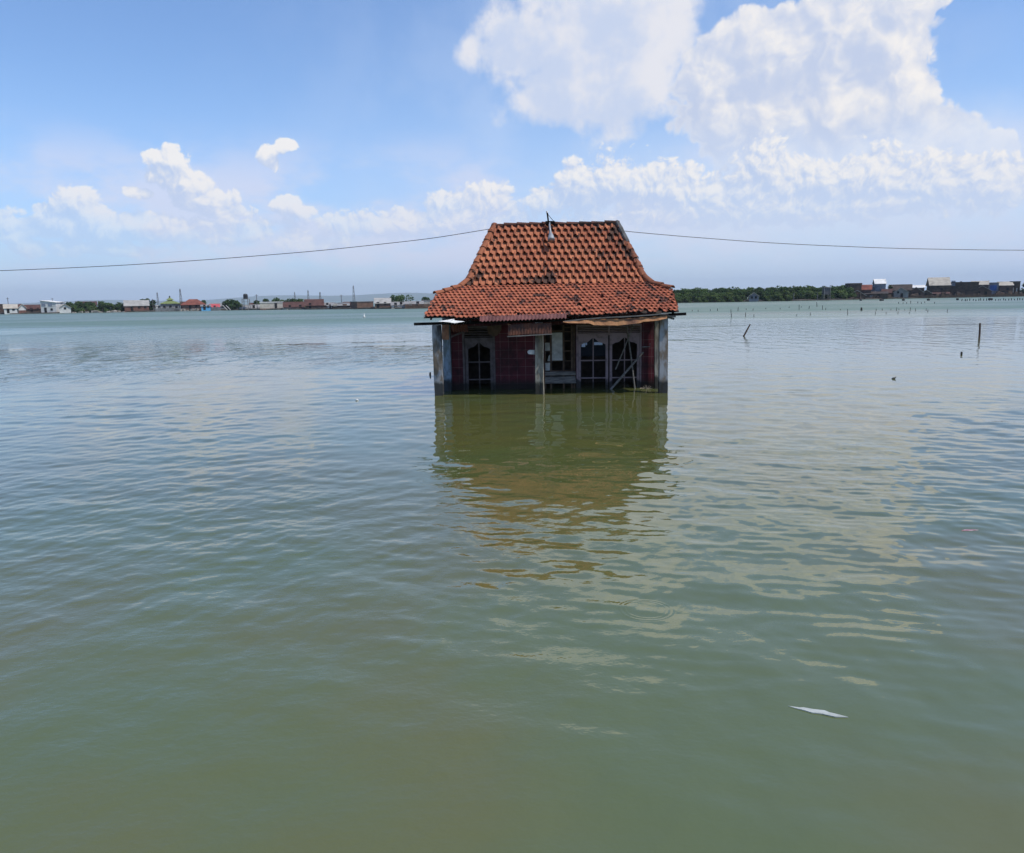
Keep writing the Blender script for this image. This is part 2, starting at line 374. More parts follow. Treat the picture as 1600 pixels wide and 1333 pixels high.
# ------------------------------------------------------------------ far land
EARTH = mat('bank earth', (0.07, 0.058, 0.045), (0.03, 0.027, 0.02), 0.3, 0.95)
def bank(name, front, depth, h):
    b = MB(); pts = []
    for i in range(len(front) - 1):
        a, c = Vector(front[i]), Vector(front[i + 1]); n = max(2, int((c - a).length / 2.5))
        for k in range(n): pts.append(a.lerp(c, k / n))
    pts.append(Vector(front[-1]))
    vs = []; fs = []
    for p in pts:
        j = random.uniform(-1.0, 1.0); d = Vector((p.x, p.y, 0)).normalized()
        for k, (back, z) in enumerate(((0, -0.4), (0.5, h * random.uniform(0.5, 1.0)), (4, h * random.uniform(0.9, 1.3)), (depth * .5, h * 1.1), (depth, h * 1.1), (depth + 2, -0.4))):
            q = p + d * (back + j * (k < 3)); vs.append((q.x, q.y, z))
    for i in range(len(pts) - 1):
        for k in range(5): fs.append((i*6+k, (i+1)*6+k, (i+1)*6+k+1, i*6+k+1))
    b.add(vs, fs); return tag(b.build(name, EARTH), kind='structure')
DL = lambda px: 340 - 60 * max(0.0, min(1.0, (px - 380) / 250))      # distance of the left bank by bearing
DR = lambda px: 322 + 40 * max(0.0, min(1.0, (px - 1300) / 320))
def gp(px, D): p = at(px, 480, D); return (p.x, p.y, 0)
bank('left_bank', [gp(x, DL(x) - 4) for x in range(-260, 761, 20)], 55, 0.5)
bank('right_bank', [gp(x, DR(x) - 4) for x in range(980, 1881, 20)], 60, 0.5)
# hills
hb = MB(); N = 150; vs = []; fs = []
for i in range(N + 1):
    a = rad(-50 + 100 * i / N); D = 9000
    px = 800 + FPX * math.tan(a)
    hgt = 38 + 26 * math.sin(i * .13 + 1) + 14 * math.sin(i * .41) + 34 * math.exp(-((px - 640) / 150) ** 2) + 45 * math.exp(-((px - 60) / 200) ** 2)
    hgt *= .75; hgt *= 1.0 if px < 760 else max(0.45, 1 - (px - 760) / 500)
    for (dd, z) in ((0, -2), (350, hgt * .55 + random.uniform(-4, 4)), (900, hgt), (1700, -2)):
        vs.append((math.tan(a) * (D + dd), D + dd, z * 1.4))
for i in range(N):
    for k in range(3): fs.append((i*4+k, (i+1)*4+k, (i+1)*4+k+1, i*4+k+1))
hb.add(vs, fs); hb.smooth = True
tag(hb.build('hills', mat('forested hills', (0.05, 0.08, 0.035), (0.08, 0.10, 0.05), 0.004, 0.95)), kind='structure')

#<HOUSE>
# ------------------------------------------------------------------ the flooded house
PSI = rad(2.5); HO = gnd(862, 615.5)
hx = Vector((math.cos(PSI), -math.sin(PSI), 0)); hy = Vector((math.sin(PSI), math.cos(PSI), 0))
def hp(px, py, y):                        # picture point -> house x, z on the plane y (house axes)
    d = ray(px, py); t = (y - (CAM - HO).dot(hy)) / d.dot(hy); q = CAM + d * t - HO
    return q.dot(hx), q.z
def zq(X, Y, y): return hp(640 + X / 3.636, 320 + Y / 3.636, y)      # from the enlarged house view
house = empty('flooded_house', HO, -PSI)
tag(house, 'abandoned house with orange tiled roof standing alone in the flood water', 'house')

CONC = mat('weathered post paint', (0.31, 0.32, 0.335), (0.17, 0.135, 0.10), 2.2, 0.9, 0.42, 0.6, 6, (2, 2, 0.8), dirt=(0.035, 0.035, 0.035), bump=0.01, tide=0.36)
CONCB = mat('flaking blue post paint', (0.24, 0.32, 0.42), (0.15, 0.18, 0.20), 3.0, 0.85, 0.4, 0.6, 6, (2, 2, 0.9), dirt=(0.03, 0.04, 0.05), bump=0.01, tide=0.36)
CONCM = mat('ochre stained post', (0.34, 0.32, 0.27), (0.18, 0.15, 0.11), 2.6, 0.9, 0.4, 0.62, 6, (2, 2, 0.7), dirt=(0.04, 0.04, 0.05), bump=0.01, tide=0.36)
BRICKP = mat('bare brick', (0.42, 0.21, 0.13), (0.28, 0.14, 0.10), 9, 0.9)
DARKW = mat('dark old wood', (0.009, 0.008, 0.008), (0.018, 0.016, 0.015), 5, 0.95, spec=0.05, stretch=(1, 1, 4))
GREYW = mat('grey driftwood', (0.23, 0.21, 0.19), (0.11, 0.10, 0.09), 6, 0.9, stretch=(.6, 3, 6))
PINKW = mat('faded mauve frame paint', (0.27, 0.20, 0.215), (0.17, 0.125, 0.13), 5, 0.7, 0.45, 0.7, tide=0.22)
GREYF = mat('greyed mauve frame paint', (0.13, 0.105, 0.11), (0.08, 0.065, 0.066), 5, 0.75, tide=0.22)
BROWNF = mat('brown door wood', (0.12, 0.075, 0.05), (0.07, 0.045, 0.03), 6, 0.8)
WHITEP = mat('dirty white panel', (0.50, 0.50, 0.49), (0.36, 0.36, 0.35), 4, 0.7, dirt=(0.25, 0.24, 0.22))
WHITE = mat('white paint', (0.75, 0.74, 0.70), (0.58, 0.57, 0.53), 4, 0.6)
RUST = mat('orange rusted sheet', (0.11, 0.040, 0.022), (0.045, 0.022, 0.017), 3.0, 0.8, dirt=(0.04, 0.022, 0.018))
RUSTY = mat('brown rusted sheet', (0.40, 0.20, 0.09), (0.22, 0.10, 0.05), 2.2, 0.85, dirt=(0.12, 0.06, 0.04))
RUSTM = mat('maroon painted sheet', (0.22, 0.085, 0.075), (0.13, 0.05, 0.045), 3.0, 0.7)
STEEL = mat('galvanised steel', (0.30, 0.31, 0.32), (0.20, 0.205, 0.215), 8, 0.4, spec=0.5)
ROPE = mat('pale rope', (0.55, 0.48, 0.36), (0.4, 0.33, 0.25), 20, 0.9)
BLACKC = mat('black cable rubber', (0.015, 0.015, 0.017), None, rough=0.5)
CEMENT = mat('cement render', (0.13, 0.128, 0.125), (0.07, 0.066, 0.062), 6, 0.9, bump=0.01)
DECK = mat('dark roof boards', (0.028, 0.02, 0.016), (0.05, 0.035, 0.028), 6, 0.95)  # near-black boards under the tiles, also used on the inner wall
GLASS = mat('dark window glass', (0.006, 0.009, 0.016), None, rough=0.05, spec=0.04)
PANEMARK = mat('blue white sticker', (0.62, 0.68, 0.80), (0.3, 0.4, 0.65), 30, 0.6)  # pale bluish rectangles on the upper panes of one leaf
MOSSY = mat('wet algae', (0.012, 0.014, 0.012), (0.03, 0.03, 0.022), 10, 0.5)

def tiled_wall():
    M = bpy.data.materials.new('maroon wall tiles'); M.use_nodes = True; t = NT(M.node_tree); t.n.clear()
    o = t.new('ShaderNodeOutputMaterial'); p = t.new('ShaderNodeBsdfPrincipled'); t.l.new(p.outputs[0], o.inputs[0])
    c = t.new('ShaderNodeTexCoord'); s_ = t.new('ShaderNodeSeparateXYZ'); t.put(s_.inputs[0], c.outputs['Object'])
    k = t.new('ShaderNodeCombineXYZ'); t.put(k.inputs[0], t.math('ADD', s_.outputs[0], s_.outputs[1])); t.put(k.inputs[1], t.math('ADD', s_.outputs[2], 0.08))
    b = t.new('ShaderNodeTexBrick'); b.offset = 0.0; t.put(b.inputs[0], k.outputs[0]); b.inputs['Scale'].default_value = 1.0
    b.inputs['Brick Width'].default_value = 0.277; b.inputs['Row Height'].default_value = 0.277; b.inputs['Mortar Size'].default_value = 0.005; b.inputs['Mortar Smooth'].default_value = 0.1
    b.inputs['Color1'].default_value = (0.10, 0.019, 0.028, 1); b.inputs['Color2'].default_value = (0.08, 0.016, 0.024, 1); b.inputs['Mortar'].default_value = (0.19, 0.115, 0.12, 1)
    n = t.noise(c.outputs['Object'], 2.5, 5, 0.65)
    col = t.mix(t.math('MULTIPLY', t.smooth(n, 0.42, 0.7), 0.75), b.outputs['Color'], (0.024, 0.011, 0.013))
    zt_ = t.math('ADD', s_.outputs[2], t.math('MULTIPLY', t.math('SUBTRACT', n, 0.5), 0.5))       # tide growth
    t.put(p.inputs['Base Color'], t.mix(t.math('MULTIPLY', t.smooth(zt_, 0.38, 0.14), .9), col, (0.014, 0.014, 0.012)))
    p.inputs['Roughness'].default_value = 0.5; p.inputs['Specular IOR Level'].default_value = 0.12
    return M
MAROON = tiled_wall()

# --- walls: pieces around the openings, on the plane y = 1.4
WY = 1.4; T = 0.14
XL, XR = -3.42, 3.46
def zx(X): return zq(X, 900, WY)[0]
def zz(Y): return zq(800, Y, WY)[1]
winA = (zx(303), zx(487)); door = (zx(765), zx(945)); winB = (zx(948), zx(1316))
TOPZ = 2.45; LV = zz(686)
w = MB()
for a, b in ((XL, winA[0]), (winA[1], door[0]), (winB[1], XR)): w.box((a, WY, -1.6), (b, WY + T, TOPZ))
w.box((winA[0], WY, LV + .02), (winA[1], WY + T, TOPZ)); w.box((door[0], WY, LV + .02), (winB[1], WY + T, TOPZ))
w.box((winA[0], WY, -1.6), (winA[1], WY + T, -0.35)); w.box((winB[0], WY, -1.6), (winB[1], WY + T, -0.35))
w.box((door[1] - .0, WY + .003, -0.35), (winB[0], WY + T, LV + .02))
w.build('front_wall', MAROON, house)
BACKY = 5.75
sw = mat('old side plaster', (0.30, 0.27, 0.25), (0.18, 0.15, 0.13), 2, 0.9)
b = MB(); b.box((XL, WY + T, -1.6), (XL + T, BACKY, 3.0)); b.box((XR - T, WY + T, -1.6), (XR, BACKY, 3.0)); b.box((XL + T, BACKY - T, -1.6), (XR - T, BACKY, 3.0))
b.build('rear_wall', sw, house)
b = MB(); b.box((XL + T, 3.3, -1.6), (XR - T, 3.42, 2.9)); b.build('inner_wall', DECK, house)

# --- windows
def scallop(x0, x1, ztop, zlow, zpeak, n=10):
    poly = [(x0, ztop), (x0, zlow)]
    xm = (x0 + x1) / 2; hw = (x1 - x0) / 2
    for side in (-1, 1):
        rng_ = range(n + 1) if side < 0 else range(n, -1, -1)
        for k in rng_:
            u = k / n                                    # 0 at the jamb, 1 at the middle
            z = zlow + (zpeak - zlow) * (0.30 * (1 - math.cos(min(1, u / .42) * math.pi)) / 2 + 0.70 * max(0, (u - .38) / .62) ** 1.35) + 0.012 * math.sin(u * 9)
            x = x0 + hw * u * .999 if side < 0 else x1 - hw * u * .999
            if not (side > 0 and k == n): poly.append((x, z))
    poly.append((x1, ztop)); return poly
def window(x0, x1, name, leaves, fm, ztr, ztop_open, lv_top, jamb=0.07):
    """frame with louvred vent above; leaves = list of (x0, x1, glass, stile width)"""
    fr = MB(); y0, y1 = WY - 0.035, WY + 0.10; zb = -0.5
    fr.box((x0, y0, zb), (x0 + jamb, y1, lv_top)); fr.box((x1 - jamb, y0, zb), (x1, y1, lv_top))
    fr.box((x0 + jamb, y0 + .002, lv_top - 0.05), (x1 - jamb, y1 - .002, lv_top)); fr.box((x0 + jamb, y0 + .002, ztr - 0.035), (x1 - jamb, y1 - .002, ztr + 0.035))
    root = fr.build(name, fm, house)
    xs = [x0 + jamb] + [ (leaves[i][1] + leaves[i+1][0]) / 2 for i in range(len(leaves) - 1)] + [x1 - jamb]
    for i in range(len(leaves)):
        lv = MB(); a, c = xs[i] + (0.03 if i else 0), xs[i + 1] - (0.03 if i < len(leaves) - 1 else 0)
        nl = 4; zt = lv_top - 0.05; zb2 = ztr + 0.035
        for k in range(nl):
            z = zb2 + (zt - zb2) * (k + 0.5) / nl
            lv.bar((a, WY + 0.01, z), (c, WY + 0.01, z), 0.055, 0.018, rad(28))
        if i: lv.box((xs[i] - .03, y0 + .004, zb2), (xs[i] + .03, y1 - .004, zt))
        lv.build('louvre_vent', fm, root)
    for (a, c, gl, sw_) in leaves:
        lf = MB(); zt = ztr - 0.037; zs = zt - 0.10
        lf.box((a, WY - .02, zb), (a + sw_, WY + .03, zt)); lf.box((c - sw_, WY - .02, zb), (c, WY + .03, zt))
        lf.prism(scallop(a + sw_, c - sw_, zt, zt - 0.30, zt - 0.075), WY - .015, WY + .025)
        xm = (a + c) / 2; zo = zt - .08
        lf.box((xm - .016, WY - .008, zb), (xm + .016, WY + .02, zo))
        for zc in (zz(888), zz(987)):
            lf.box((a + sw_, WY - .010, zc - .018), (xm - .016, WY + .018, zc + .018)); lf.box((xm + .016, WY - .010, zc - .018), (c - sw_, WY + .018, zc + .018))
        L = lf.build('window_leaf', fm, root)
        if gl:
            zc = zz(868)
            for (p0, p1) in ((a + sw_, xm - .016), (xm + .016, c - sw_)):
                g = MB(); g.box((p0 + .002, WY + .004, zc + .018), (p1 - .002, WY + .008, zt - .11)); g.build('glass_pane', GLASS, L)
            st = MB()
            x_, z_ = zq(977, 808, WY); x2, z2 = zq(1008, 784, WY); st.box((x_, WY - .001, z_), (x2 - .06, WY + .003, z2)); st.box((x2 - .05, WY - .001, z_ + .06), (x2, WY + .003, z2))
            st.build('pane_mark', PANEMARK, L)
            st = MB(); x_, z_ = zq(1048, 797, WY); x2, z2 = zq(1096, 780, WY); st.box((x_, WY - .001, z_), (x2, WY + .003, z2)); st.build('pane_mark', PANEMARK, L)
    return root
ztr = zz(748); lvt = zz(684)
window(winA[0], winA[1], 'louvred_window', [(zx(318), zx(474), False, .09)], GREYF, zz(756), 0, lvt)
window(winB[0], winB[1], 'double_window', [(zx(958), zx(1128), True, .085), (zx(1136), zx(1306), False, .085)], PINKW, zz(740), 0, lvt, .045)

# --- doorway: lattice door with white panels, half sunk boards
d = MB(); y0, y1 = WY + .10, WY + .15
dx = lambda X: zq(X, 900, WY + .1)[0]
dz = lambda Y: zq(850, Y, WY + .1)[1]
for X in (770, 803, 875, 922, 936): d.box((dx(X) - .03, y0, -0.2), (dx(X) + .03, y1, LV))
for Y in (698, 722, 775, 832, 888, 945): d.box((dx(876) + .03, y0 + .004, dz(Y) - .016), (dx(920) - .03, y1 - .004, dz(Y) + .016))
for Y in (718, 886, 945): d.box((dx(804) + .03, y0 + .004, dz(Y) - .02), (dx(874) - .03, y1 - .004, dz(Y) + .02))
for Y in (724, 782, 830, 894): d.box((dx(771) + .03, y0 + .004, dz(Y) - .016), (dx(802) - .03, y1 - .004, dz(Y) + .016))
dr = d.build('lattice_door', BROWNF, house)
for (X0, X1, Y0, Y1) in ((810, 868, 727, 884), (770, 797, 784, 828), (770, 797, 897, 940)):
    q = MB(); q.box((dx(X0), y0 - .012, dz(Y1)), (dx(X1), y0 - .002, dz(Y0)), 0.006); q.build('white_panel', WHITEP, dr)
q = MB(); q.prism([(dx(783), dz(886)), (dx(798), dz(888)), (dx(798), dz(850)), (dx(790), dz(858))], y0 - .014, y0 - .003); q.build('white_panel', WHITEP, dr)
q = MB(); q.box((dx(768), WY + .02, dz(968)), (dx(944), WY + .09, dz(948)), .01); q.box((dx(768), WY - .02, dz(1013)), (dx(943), WY + .03, dz(974)), .012)
q.build('sill_board', GREYW, house)

# --- posts
def post(name, topc, botc, wid, mat_, y, lean_y=0.0, n=9, dep=None):
    """slightly leaning, chipped square post; topc, botc are (x, z)"""
    b = MB(); dep = dep or wid; vs = []; fs = []
    zt, zb = topc[1], -1.6
    for i in range(n + 1):
        t = i / n; z = zb + (zt - zb) * t
        k = (z - botc[1]) / (topc[1] - botc[1]); x = botc[0] + (topc[0] - botc[0]) * k
        ww = wid * (1 + random.uniform(-.05, .04)) / 2; dd = dep / 2 * (1 + random.uniform(-.04, .04))
        yy = y + lean_y * k
        vs += [(x - ww, yy - dd, z), (x + ww, yy - dd, z), (x + ww, yy + dd, z), (x - ww, yy + dd, z)]
    for i in range(n):
        for k in range(4): fs.append((i*4+k, i*4+(k+1)%4, (i+1)*4+(k+1)%4, (i+1)*4+k))
    fs.append((n*4, n*4+1, n*4+2, n*4+3)); b.add(vs, fs); return b.build(name, mat_, house)
c0 = lambda X, Y, y: zq(X, Y, y)
p = post('porch_post', c0(154, 684, 0), c0(170, 1090, 0), 0.27, CONC, 0.0); p['label'] = 'leaning front post, grey above and brown below'
post('porch_post', (c0(735, 690, 0)[0], 2.25), c0(738, 1078, 0), 0.25, CONCM, 0.0)
p = post('porch_post', (c0(1441, 672, 0)[0], 2.4), c0(1439, 1073, 0), 0.26, CONC, 0.0)
p = post('porch_post', (c0(211, 672, 1.2)[0], 2.4), c0(220, 1050, 1.2), 0.25, CONCB, 1.15); p['label'] = 'flaking blue post beside the left wall'
x_, z_ = c0(208, 690, 1.15); e = MB(); e.box((x_ - .125, .995, 1.70), (x_ + .10, 1.028, 2.32), .012); e.build('exposed_brick', BRICKP, p)
p = post('porch_post', (c0(1407, 672, 1.2)[0], 2.45), c0(1408, 1045, 1.2), 0.20, CONCM, 1.15)

# --- roof
ZS = lambda x: 0.035 * math.cos(x * 0.9 + 0.6) - 0.02 * math.sin(x * 2.3)         # tired roof: gentle sag
RL, RR, RYY, RZ = -1.932, 2.328, 3.6, 5.50
BL, BR, BYY, BZ = -2.80, 3.187, 2.0, 3.44
KL, KR, KY = -3.747, 3.921, 1.3
EL, ER, EY = -3.93, 3.89, -0.36
slope = (BZ - 2.42) / (BYY - EY)
KZL, KZR = 3.15, 3.20
YB2, YR2 = 5.2, 5.95           # rear break and rear eave
def lowz(x, y):                # front lower plane, eave dips at the left and centre
    e = 2.42 + 0.10 * max(0, (x - .6) / 3.3) + (0.02 if x < -3 else 0) + 0.02 * math.sin(x * 3.1) * (1 - (y - EY) / 2.4)
    t = (y - EY) / (BYY - EY); return e + (BZ + 0.015 * (x > 0) - e) * t
dk = MB()
def quad(b, *ps): b.add(ps, [tuple(range(len(ps)))])
q_ = 0.03
# boards under the tiles
n = 14
for i in range(n):
    for j in range(8):
        def lp(ii, jj):
            t = jj / 8; y = EY + .03 + (BYY - EY - .03) * t
            if y < KY: xl = EL + (KL - EL) * (y - EY) / (KY - EY); xr = ER + (KR - ER) * (y - EY) / (KY - EY)
            else: u = (y - KY) / (BYY - KY); xl = KL + (BL - KL) * u; xr = KR + (BR - KR) * u
            x = xl + (xr - xl) * ii / n; return (x, y, lowz(x, y) - q_)
        quad(dk, lp(i, j), lp(i + 1, j), lp(i + 1, j + 1), lp(i, j + 1))
quad(dk, (BL, BYY, BZ - q_), (BR, BYY, BZ - q_), (RR, RYY, RZ - q_), (RL, RYY, RZ - q_))
quad(dk, (BR, YB2, BZ - q_), (BL, YB2, BZ - q_), (RL, RYY, RZ - q_), (RR, RYY, RZ - q_))
quad(dk, (BL, YB2, BZ - q_), (BL, BYY, BZ - q_), (RL, RYY, RZ - q_)); quad(dk, (BR, BYY, BZ - q_), (BR, YB2, BZ - q_), (RR, RYY, RZ - q_))
quad(dk, (KL, KY, KZL - q_), (BL, BYY, BZ - q_), (BL, YB2, BZ - q_), (KL, YR2, KZL - q_)); quad(dk, (BR, BYY, BZ - q_), (KR, KY, KZR - q_), (KR, YR2, KZR - q_), (BR, YB2, BZ - q_))
quad(dk, (KR, YR2, KZR - q_), (KL, YR2, KZL - q_), (BL, YB2, BZ - q_), (BR, YB2, BZ - q_))
dk.build('roof_boards', DECK, house)

def tiles(b, P00, P10, P01, P11, rows, pitch, prof, gauge_over=1.25, half=True, drop=None, jit=0.006, thick=0.02, zfun=None):
    """rows of interlocking tiles on the face P00 (low left) P10 (low right) P01 (up left) P11 (up right)"""
    P00, P10, P01, P11 = map(Vector, (P00, P10, P01, P11))
    eU = (P10 - P00).normalized(); nrm = eU.cross((P01 - P00)).normalized()
    if nrm.z < 0: nrm = -nrm
    for r in range(rows):
        t0 = r / rows; t1 = min(1.0, (r + gauge_over) / rows)
        A0, B0 = P00.lerp(P01, t0), P10.lerp(P11, t0); A1, B1 = P00.lerp(P01, t1), P10.lerp(P11, t1)
        k0 = int(math.floor((A0 - P00).dot(eU) / pitch)) - 2; k1 = int(math.ceil((B0 - P00).dot(eU) / pitch)) + 2
        off = (0.5 * pitch if (half and r % 2) else 0.0) + random.uniform(-.012, .012)
        a0, b0 = (A0 - P00).dot(eU), (B0 - P00).dot(eU); a1, b1 = (A1 - P00).dot(eU), (B1 - P00).dot(eU)
        for k in range(k0, k1):
            u0 = k * pitch + off; u1 = u0 + pitch * 1.02
            if u1 < a0 + .03 or u0 > b0 - .03: continue
            if drop and drop(r, (u0 + u1) / 2 , b0 - a0): continue
            ju, jv, jn = random.uniform(-jit, jit), random.uniform(-jit, jit) * 1.3, random.uniform(0, jit * .9); tw = random.gauss(0, jit * 0.6)
            top = []; bot = []
            for (f, h) in prof:
                u = u0 + (u1 - u0) * f + ju
                ua = min(max(u, a0), b0); ub = min(max(u, a1), b1)
                # rounded lower lip
                lip = 0.018 * (1 - min(1, abs(f - .45) / .5) ** 2)
                lo = P00 + eU * ua + (A0 - P00 - eU * a0) - (P01 - P00).normalized() * (lip + jv + .02) + nrm * (h + .070 + jn + tw * (f - .5) * 4)
                hi = P00 + eU * ub + (A1 - P00 - eU * a1) + nrm * (h * .9 - .012)
                if zfun: lo.z += zfun(lo.x); hi.z += zfun(hi.x)
                top.append(lo); top.append(hi); bot.append(lo - nrm * thick)
            m_ = len(prof); vs = top + bot; fs = []
            for i in range(m_ - 1):
                fs.append((2*i, 2*i+2, 2*i+3, 2*i+1)); fs.append((2*m_+i, 2*m_+i+1, 2*i+2, 2*i))
            b.add(vs, fs)
# pan with a steep rib on its right side
PROF_UP = [(0.0, 0.056), (0.06, 0.066), (0.13, 0.040), (0.24, 0.014), (0.42, 0.0), (0.60, -0.010), (0.68, -0.014), (0.76, 0.044), (0.86, 0.078), (0.95, 0.080), (1.0, 0.062)]
PROF_LOW = [(0.0, 0.020), (0.10, 0.026), (0.25, 0.008), (0.45, 0.0), (0.62, 0.004), (0.75, 0.026), (0.88, 0.038), (1.0, 0.022)]
TILE_UP = tile_mat('large clay tiles', (0.44, 0.165, 0.085), (0.28, 0.092, 0.050), (0.045, 0.032, 0.027), 0.18)
TILE_LOW = tile_mat('small clay tiles', (0.42, 0.135, 0.070), (0.26, 0.078, 0.045), (0.04, 0.027, 0.024), 0.13, 1.1)
CAPM = tile_mat('ridge caps clay', (0.26, 0.095, 0.050), (0.17, 0.065, 0.038), (0.04, 0.028, 0.024), 0.20)

ru = MB()
tiles(ru, (BL, BYY, BZ), (BR, BYY, BZ), (RL, RYY, RZ), (RR, RYY, RZ), 10, 0.232, PROF_UP, zfun=lambda x: ZS(x) * .4)
tiles(ru, (BR, BYY, BZ), (BR, YB2, BZ), (RR, RYY, RZ), (RR, RYY, RZ), 10, 0.232, PROF_UP)
tiles(ru, (BL, YB2, BZ), (BL, BYY, BZ), (RL, RYY, RZ), (RL, RYY, RZ), 10, 0.232, PROF_UP)
tiles(ru, (BR, YB2, BZ), (BL, YB2, BZ), (RR, RYY, RZ), (RL, RYY, RZ), 10, 0.232, PROF_UP)
ru.build('upper_roof', TILE_UP, house)
rl = MB()
R1 = 8; R2 = 4                                   # rows on the porch part and on the skirt part
def drp(r, u, wdt):
    x = u / wdt
    return (r < 5 and 0.55 < x < 0.95 and random.random() < 0.05) or (r < 1 and random.random() < 0.10)
# the lower front plane in strips so that the uneven eave can be followed
def front_tiles():
    rows = 12; pitch = 0.148
    for r in range(rows):
        y0 = EY + (BYY - EY) * r / rows; y1 = EY + (BYY - EY) * min(1.0, (r + 1.3) / rows)
        def lim(y):
            if y < KY: t = (y - EY) / (KY - EY); return EL + (KL - EL) * t, ER + (KR - ER) * t
            t = (y - KY) / (BYY - KY); return KL + (BL - KL) * t, KR + (BR - KR) * t
        a0, b0 = lim(y0); a1, b1 = lim(y1); off = (pitch / 2 if r % 2 else 0) + random.uniform(-.008, .008)
        a0 += random.uniform(-.03, .03); b0 += random.uniform(-.03, .03)
        k = int((a0 - 0.3) / pitch) - 2
        while k * pitch + off < b0 + .1:
            u0 = k * pitch + off; k += 1; u1 = u0 + pitch * 1.03
            if u1 < a0 + .03 or u0 > b0 - .03: continue
            if drp(r, u0 - a0, b0 - a0): continue
            wild = (r < 7 and u0 > 0.8) or r < 2
            J = 0.010 if wild else 0.005
            ju, jv, jn, tw = random.uniform(-J, J), random.uniform(-J, J) * 2, random.uniform(0, J), random.gauss(0, J * .8)
            if wild and random.random() < .06: jn += .03; tw *= 4
            top = []; bot = []
            for (f, h) in PROF_LOW:
                u = u0 + (u1 - u0) * f + ju; ua = min(max(u, a0), b0); ub = min(max(u, a1), b1)
                lip = 0.022 * (1 - min(1, abs(f - .45) / .5) ** 2)
                lo = Vector((ua, y0 - lip - jv, lowz(ua, y0) + h + .034 + jn + tw * (f - .5) * 3)); hi = Vector((ub, y1, lowz(ub, y1) + h * .9))
                top += [lo, hi]; bot.append(lo - Vector((0, -.004, .018)))
            m_ = len(PROF_LOW); fs = []
            for i in range(m_ - 1): fs.append((2*i, 2*i+2, 2*i+3, 2*i+1)); fs.append((2*m_+i, 2*m_+i+1, 2*i+2, 2*i))
            rl.add(top + bot, fs)
front_tiles()
tiles(rl, (KR, KY, KZR), (KR, YR2, KZR), (BR, BYY, BZ), (BR, YB2, BZ), 4, 0.2, PROF_LOW)
tiles(rl, (KL, YR2, KZL), (KL, KY, KZL), (BL, YB2, BZ), (BL, BYY, BZ), 4, 0.2, PROF_LOW)
tiles(rl, (KR, YR2, KZR), (KL, YR2, KZL), (BR, YB2, BZ), (BL, YB2, BZ), 4, 0.2, PROF_LOW)
rl.build('lower_roof', TILE_LOW, house)

def caps(b, p, q, ln=0.40, r=0.105, lift=0.02, skip=None, flat=0.8):
    p, q = Vector(p), Vector(q); L = (q - p).length; d = (q - p) / L; n = max(1, round(L / ln)); st = L / n
    side = d.cross(Vector((0, 0, 1))).normalized(); up = side.cross(d).normalized()
    for i in range(n):
        if skip and skip(i, n): continue
        s0 = p + d * (i * st - .03); s1 = p + d * ((i + 1) * st + .05)
        jj = Vector((random.uniform(-.012, .012), random.uniform(-.012, .012), random.uniform(-.01, .012)))
        vs = []
        for (c, rr, dz) in ((s0, r * 1.12, .022), (s1, r * .9, 0)):
            for k in range(9):
                t = math.pi * (k / 8); vs.append(c + jj + side * (math.cos(t) * rr) + up * (math.sin(t) * rr * flat + dz + lift - .03))
        for k in range(9): vs.append(Vector(vs[k]) * 1.0 - up * .02 + d * .0)
        fs = [(k, k + 1, 9 + k + 1, 9 + k) for k in range(8)] + [(18 + k, 18 + k + 1, k + 1, k) for k in range(8)]
        b.add(vs, fs)
rc = MB()
zr = RZ + .005
for i in range(5):                                # ridge follows the sag and the raised right end
    xa, xb = RL - .05 + (RR - RL + .1) * i / 5, RL - .05 + (RR - RL + .1) * (i + 1) / 5
    g = lambda x: zr + ZS(x) * .4 + 0.03 * max(0, (x - .8) / 1.5)
    caps(rc, (xa, RYY, g(xa)), (xb, RYY, g(xb)), .42, .10, flat=.75)
rc.bar((RL, RYY, RZ - .02), (RR, RYY, RZ - .0), .16, .14); rc.build('ridge_tiles', tile_mat('dark ridge clay', (0.13, 0.055, 0.038), (0.08, 0.036, 0.028), (0.03, 0.024, 0.022), 0.25), house)
def hipcurve(top, mid, low, n1=6, sag=.06):
    pts = []
    a, b_, c = Vector(low), Vector(mid), Vector(top)
    return a, b_, c
for side, (top, mid, low) in (('l', ((RL, RYY, RZ + .03), (BL, BYY, BZ + .03), (KL, KY, KZL + .03))), ('r', ((RR, RYY, RZ + .03), (BR, BYY, BZ + .03), (KR, KY, KZR + .03)))):
    h = MB(); a, b_, c = Vector(low), Vector(mid), Vector(top)
    m1 = a.lerp(b_, .82); m2 = b_.lerp(c, .10); 
    caps(h, a, m1, .38, .11); caps(h, m1, m2, .34, .115)
    if side == 'l': caps(h, m2, c, .36, .11)
    else: caps(h, m2, b_.lerp(c, .66), .36, .115)
    o = h.build('hip_tiles', tile_mat('hip caps clay', (0.36, 0.13, 0.065), (0.24, 0.085, 0.045), (0.045, 0.03, 0.026), 0.08) if side == 'l' else CAPM, house)
    if side == 'r':
        h2 = MB(); pts = [b_.lerp(c, t) + Vector((0.02, -.01, 0.02)) for t in (.64, .72, .8, .88, .96, 1.01)]
        h2.tube(pts, [.085, .095, .09, .10, .085, .07], 8); o2 = h2.build('hip_cement', CEMENT, house)
for side, (top, low) in (('l', ((BL, YB2, BZ + .03), (KL, YR2, KZL + .03))), ('r', ((BR, YB2, BZ + .03), (KR, YR2, KZR + .03)))):
    h = MB(); caps(h, low, top, .38, .11); caps(h, top, (RL if side == 'l' else RR, RYY, RZ + .03), .36, .11); h.build('hip_tiles', CAPM, house)

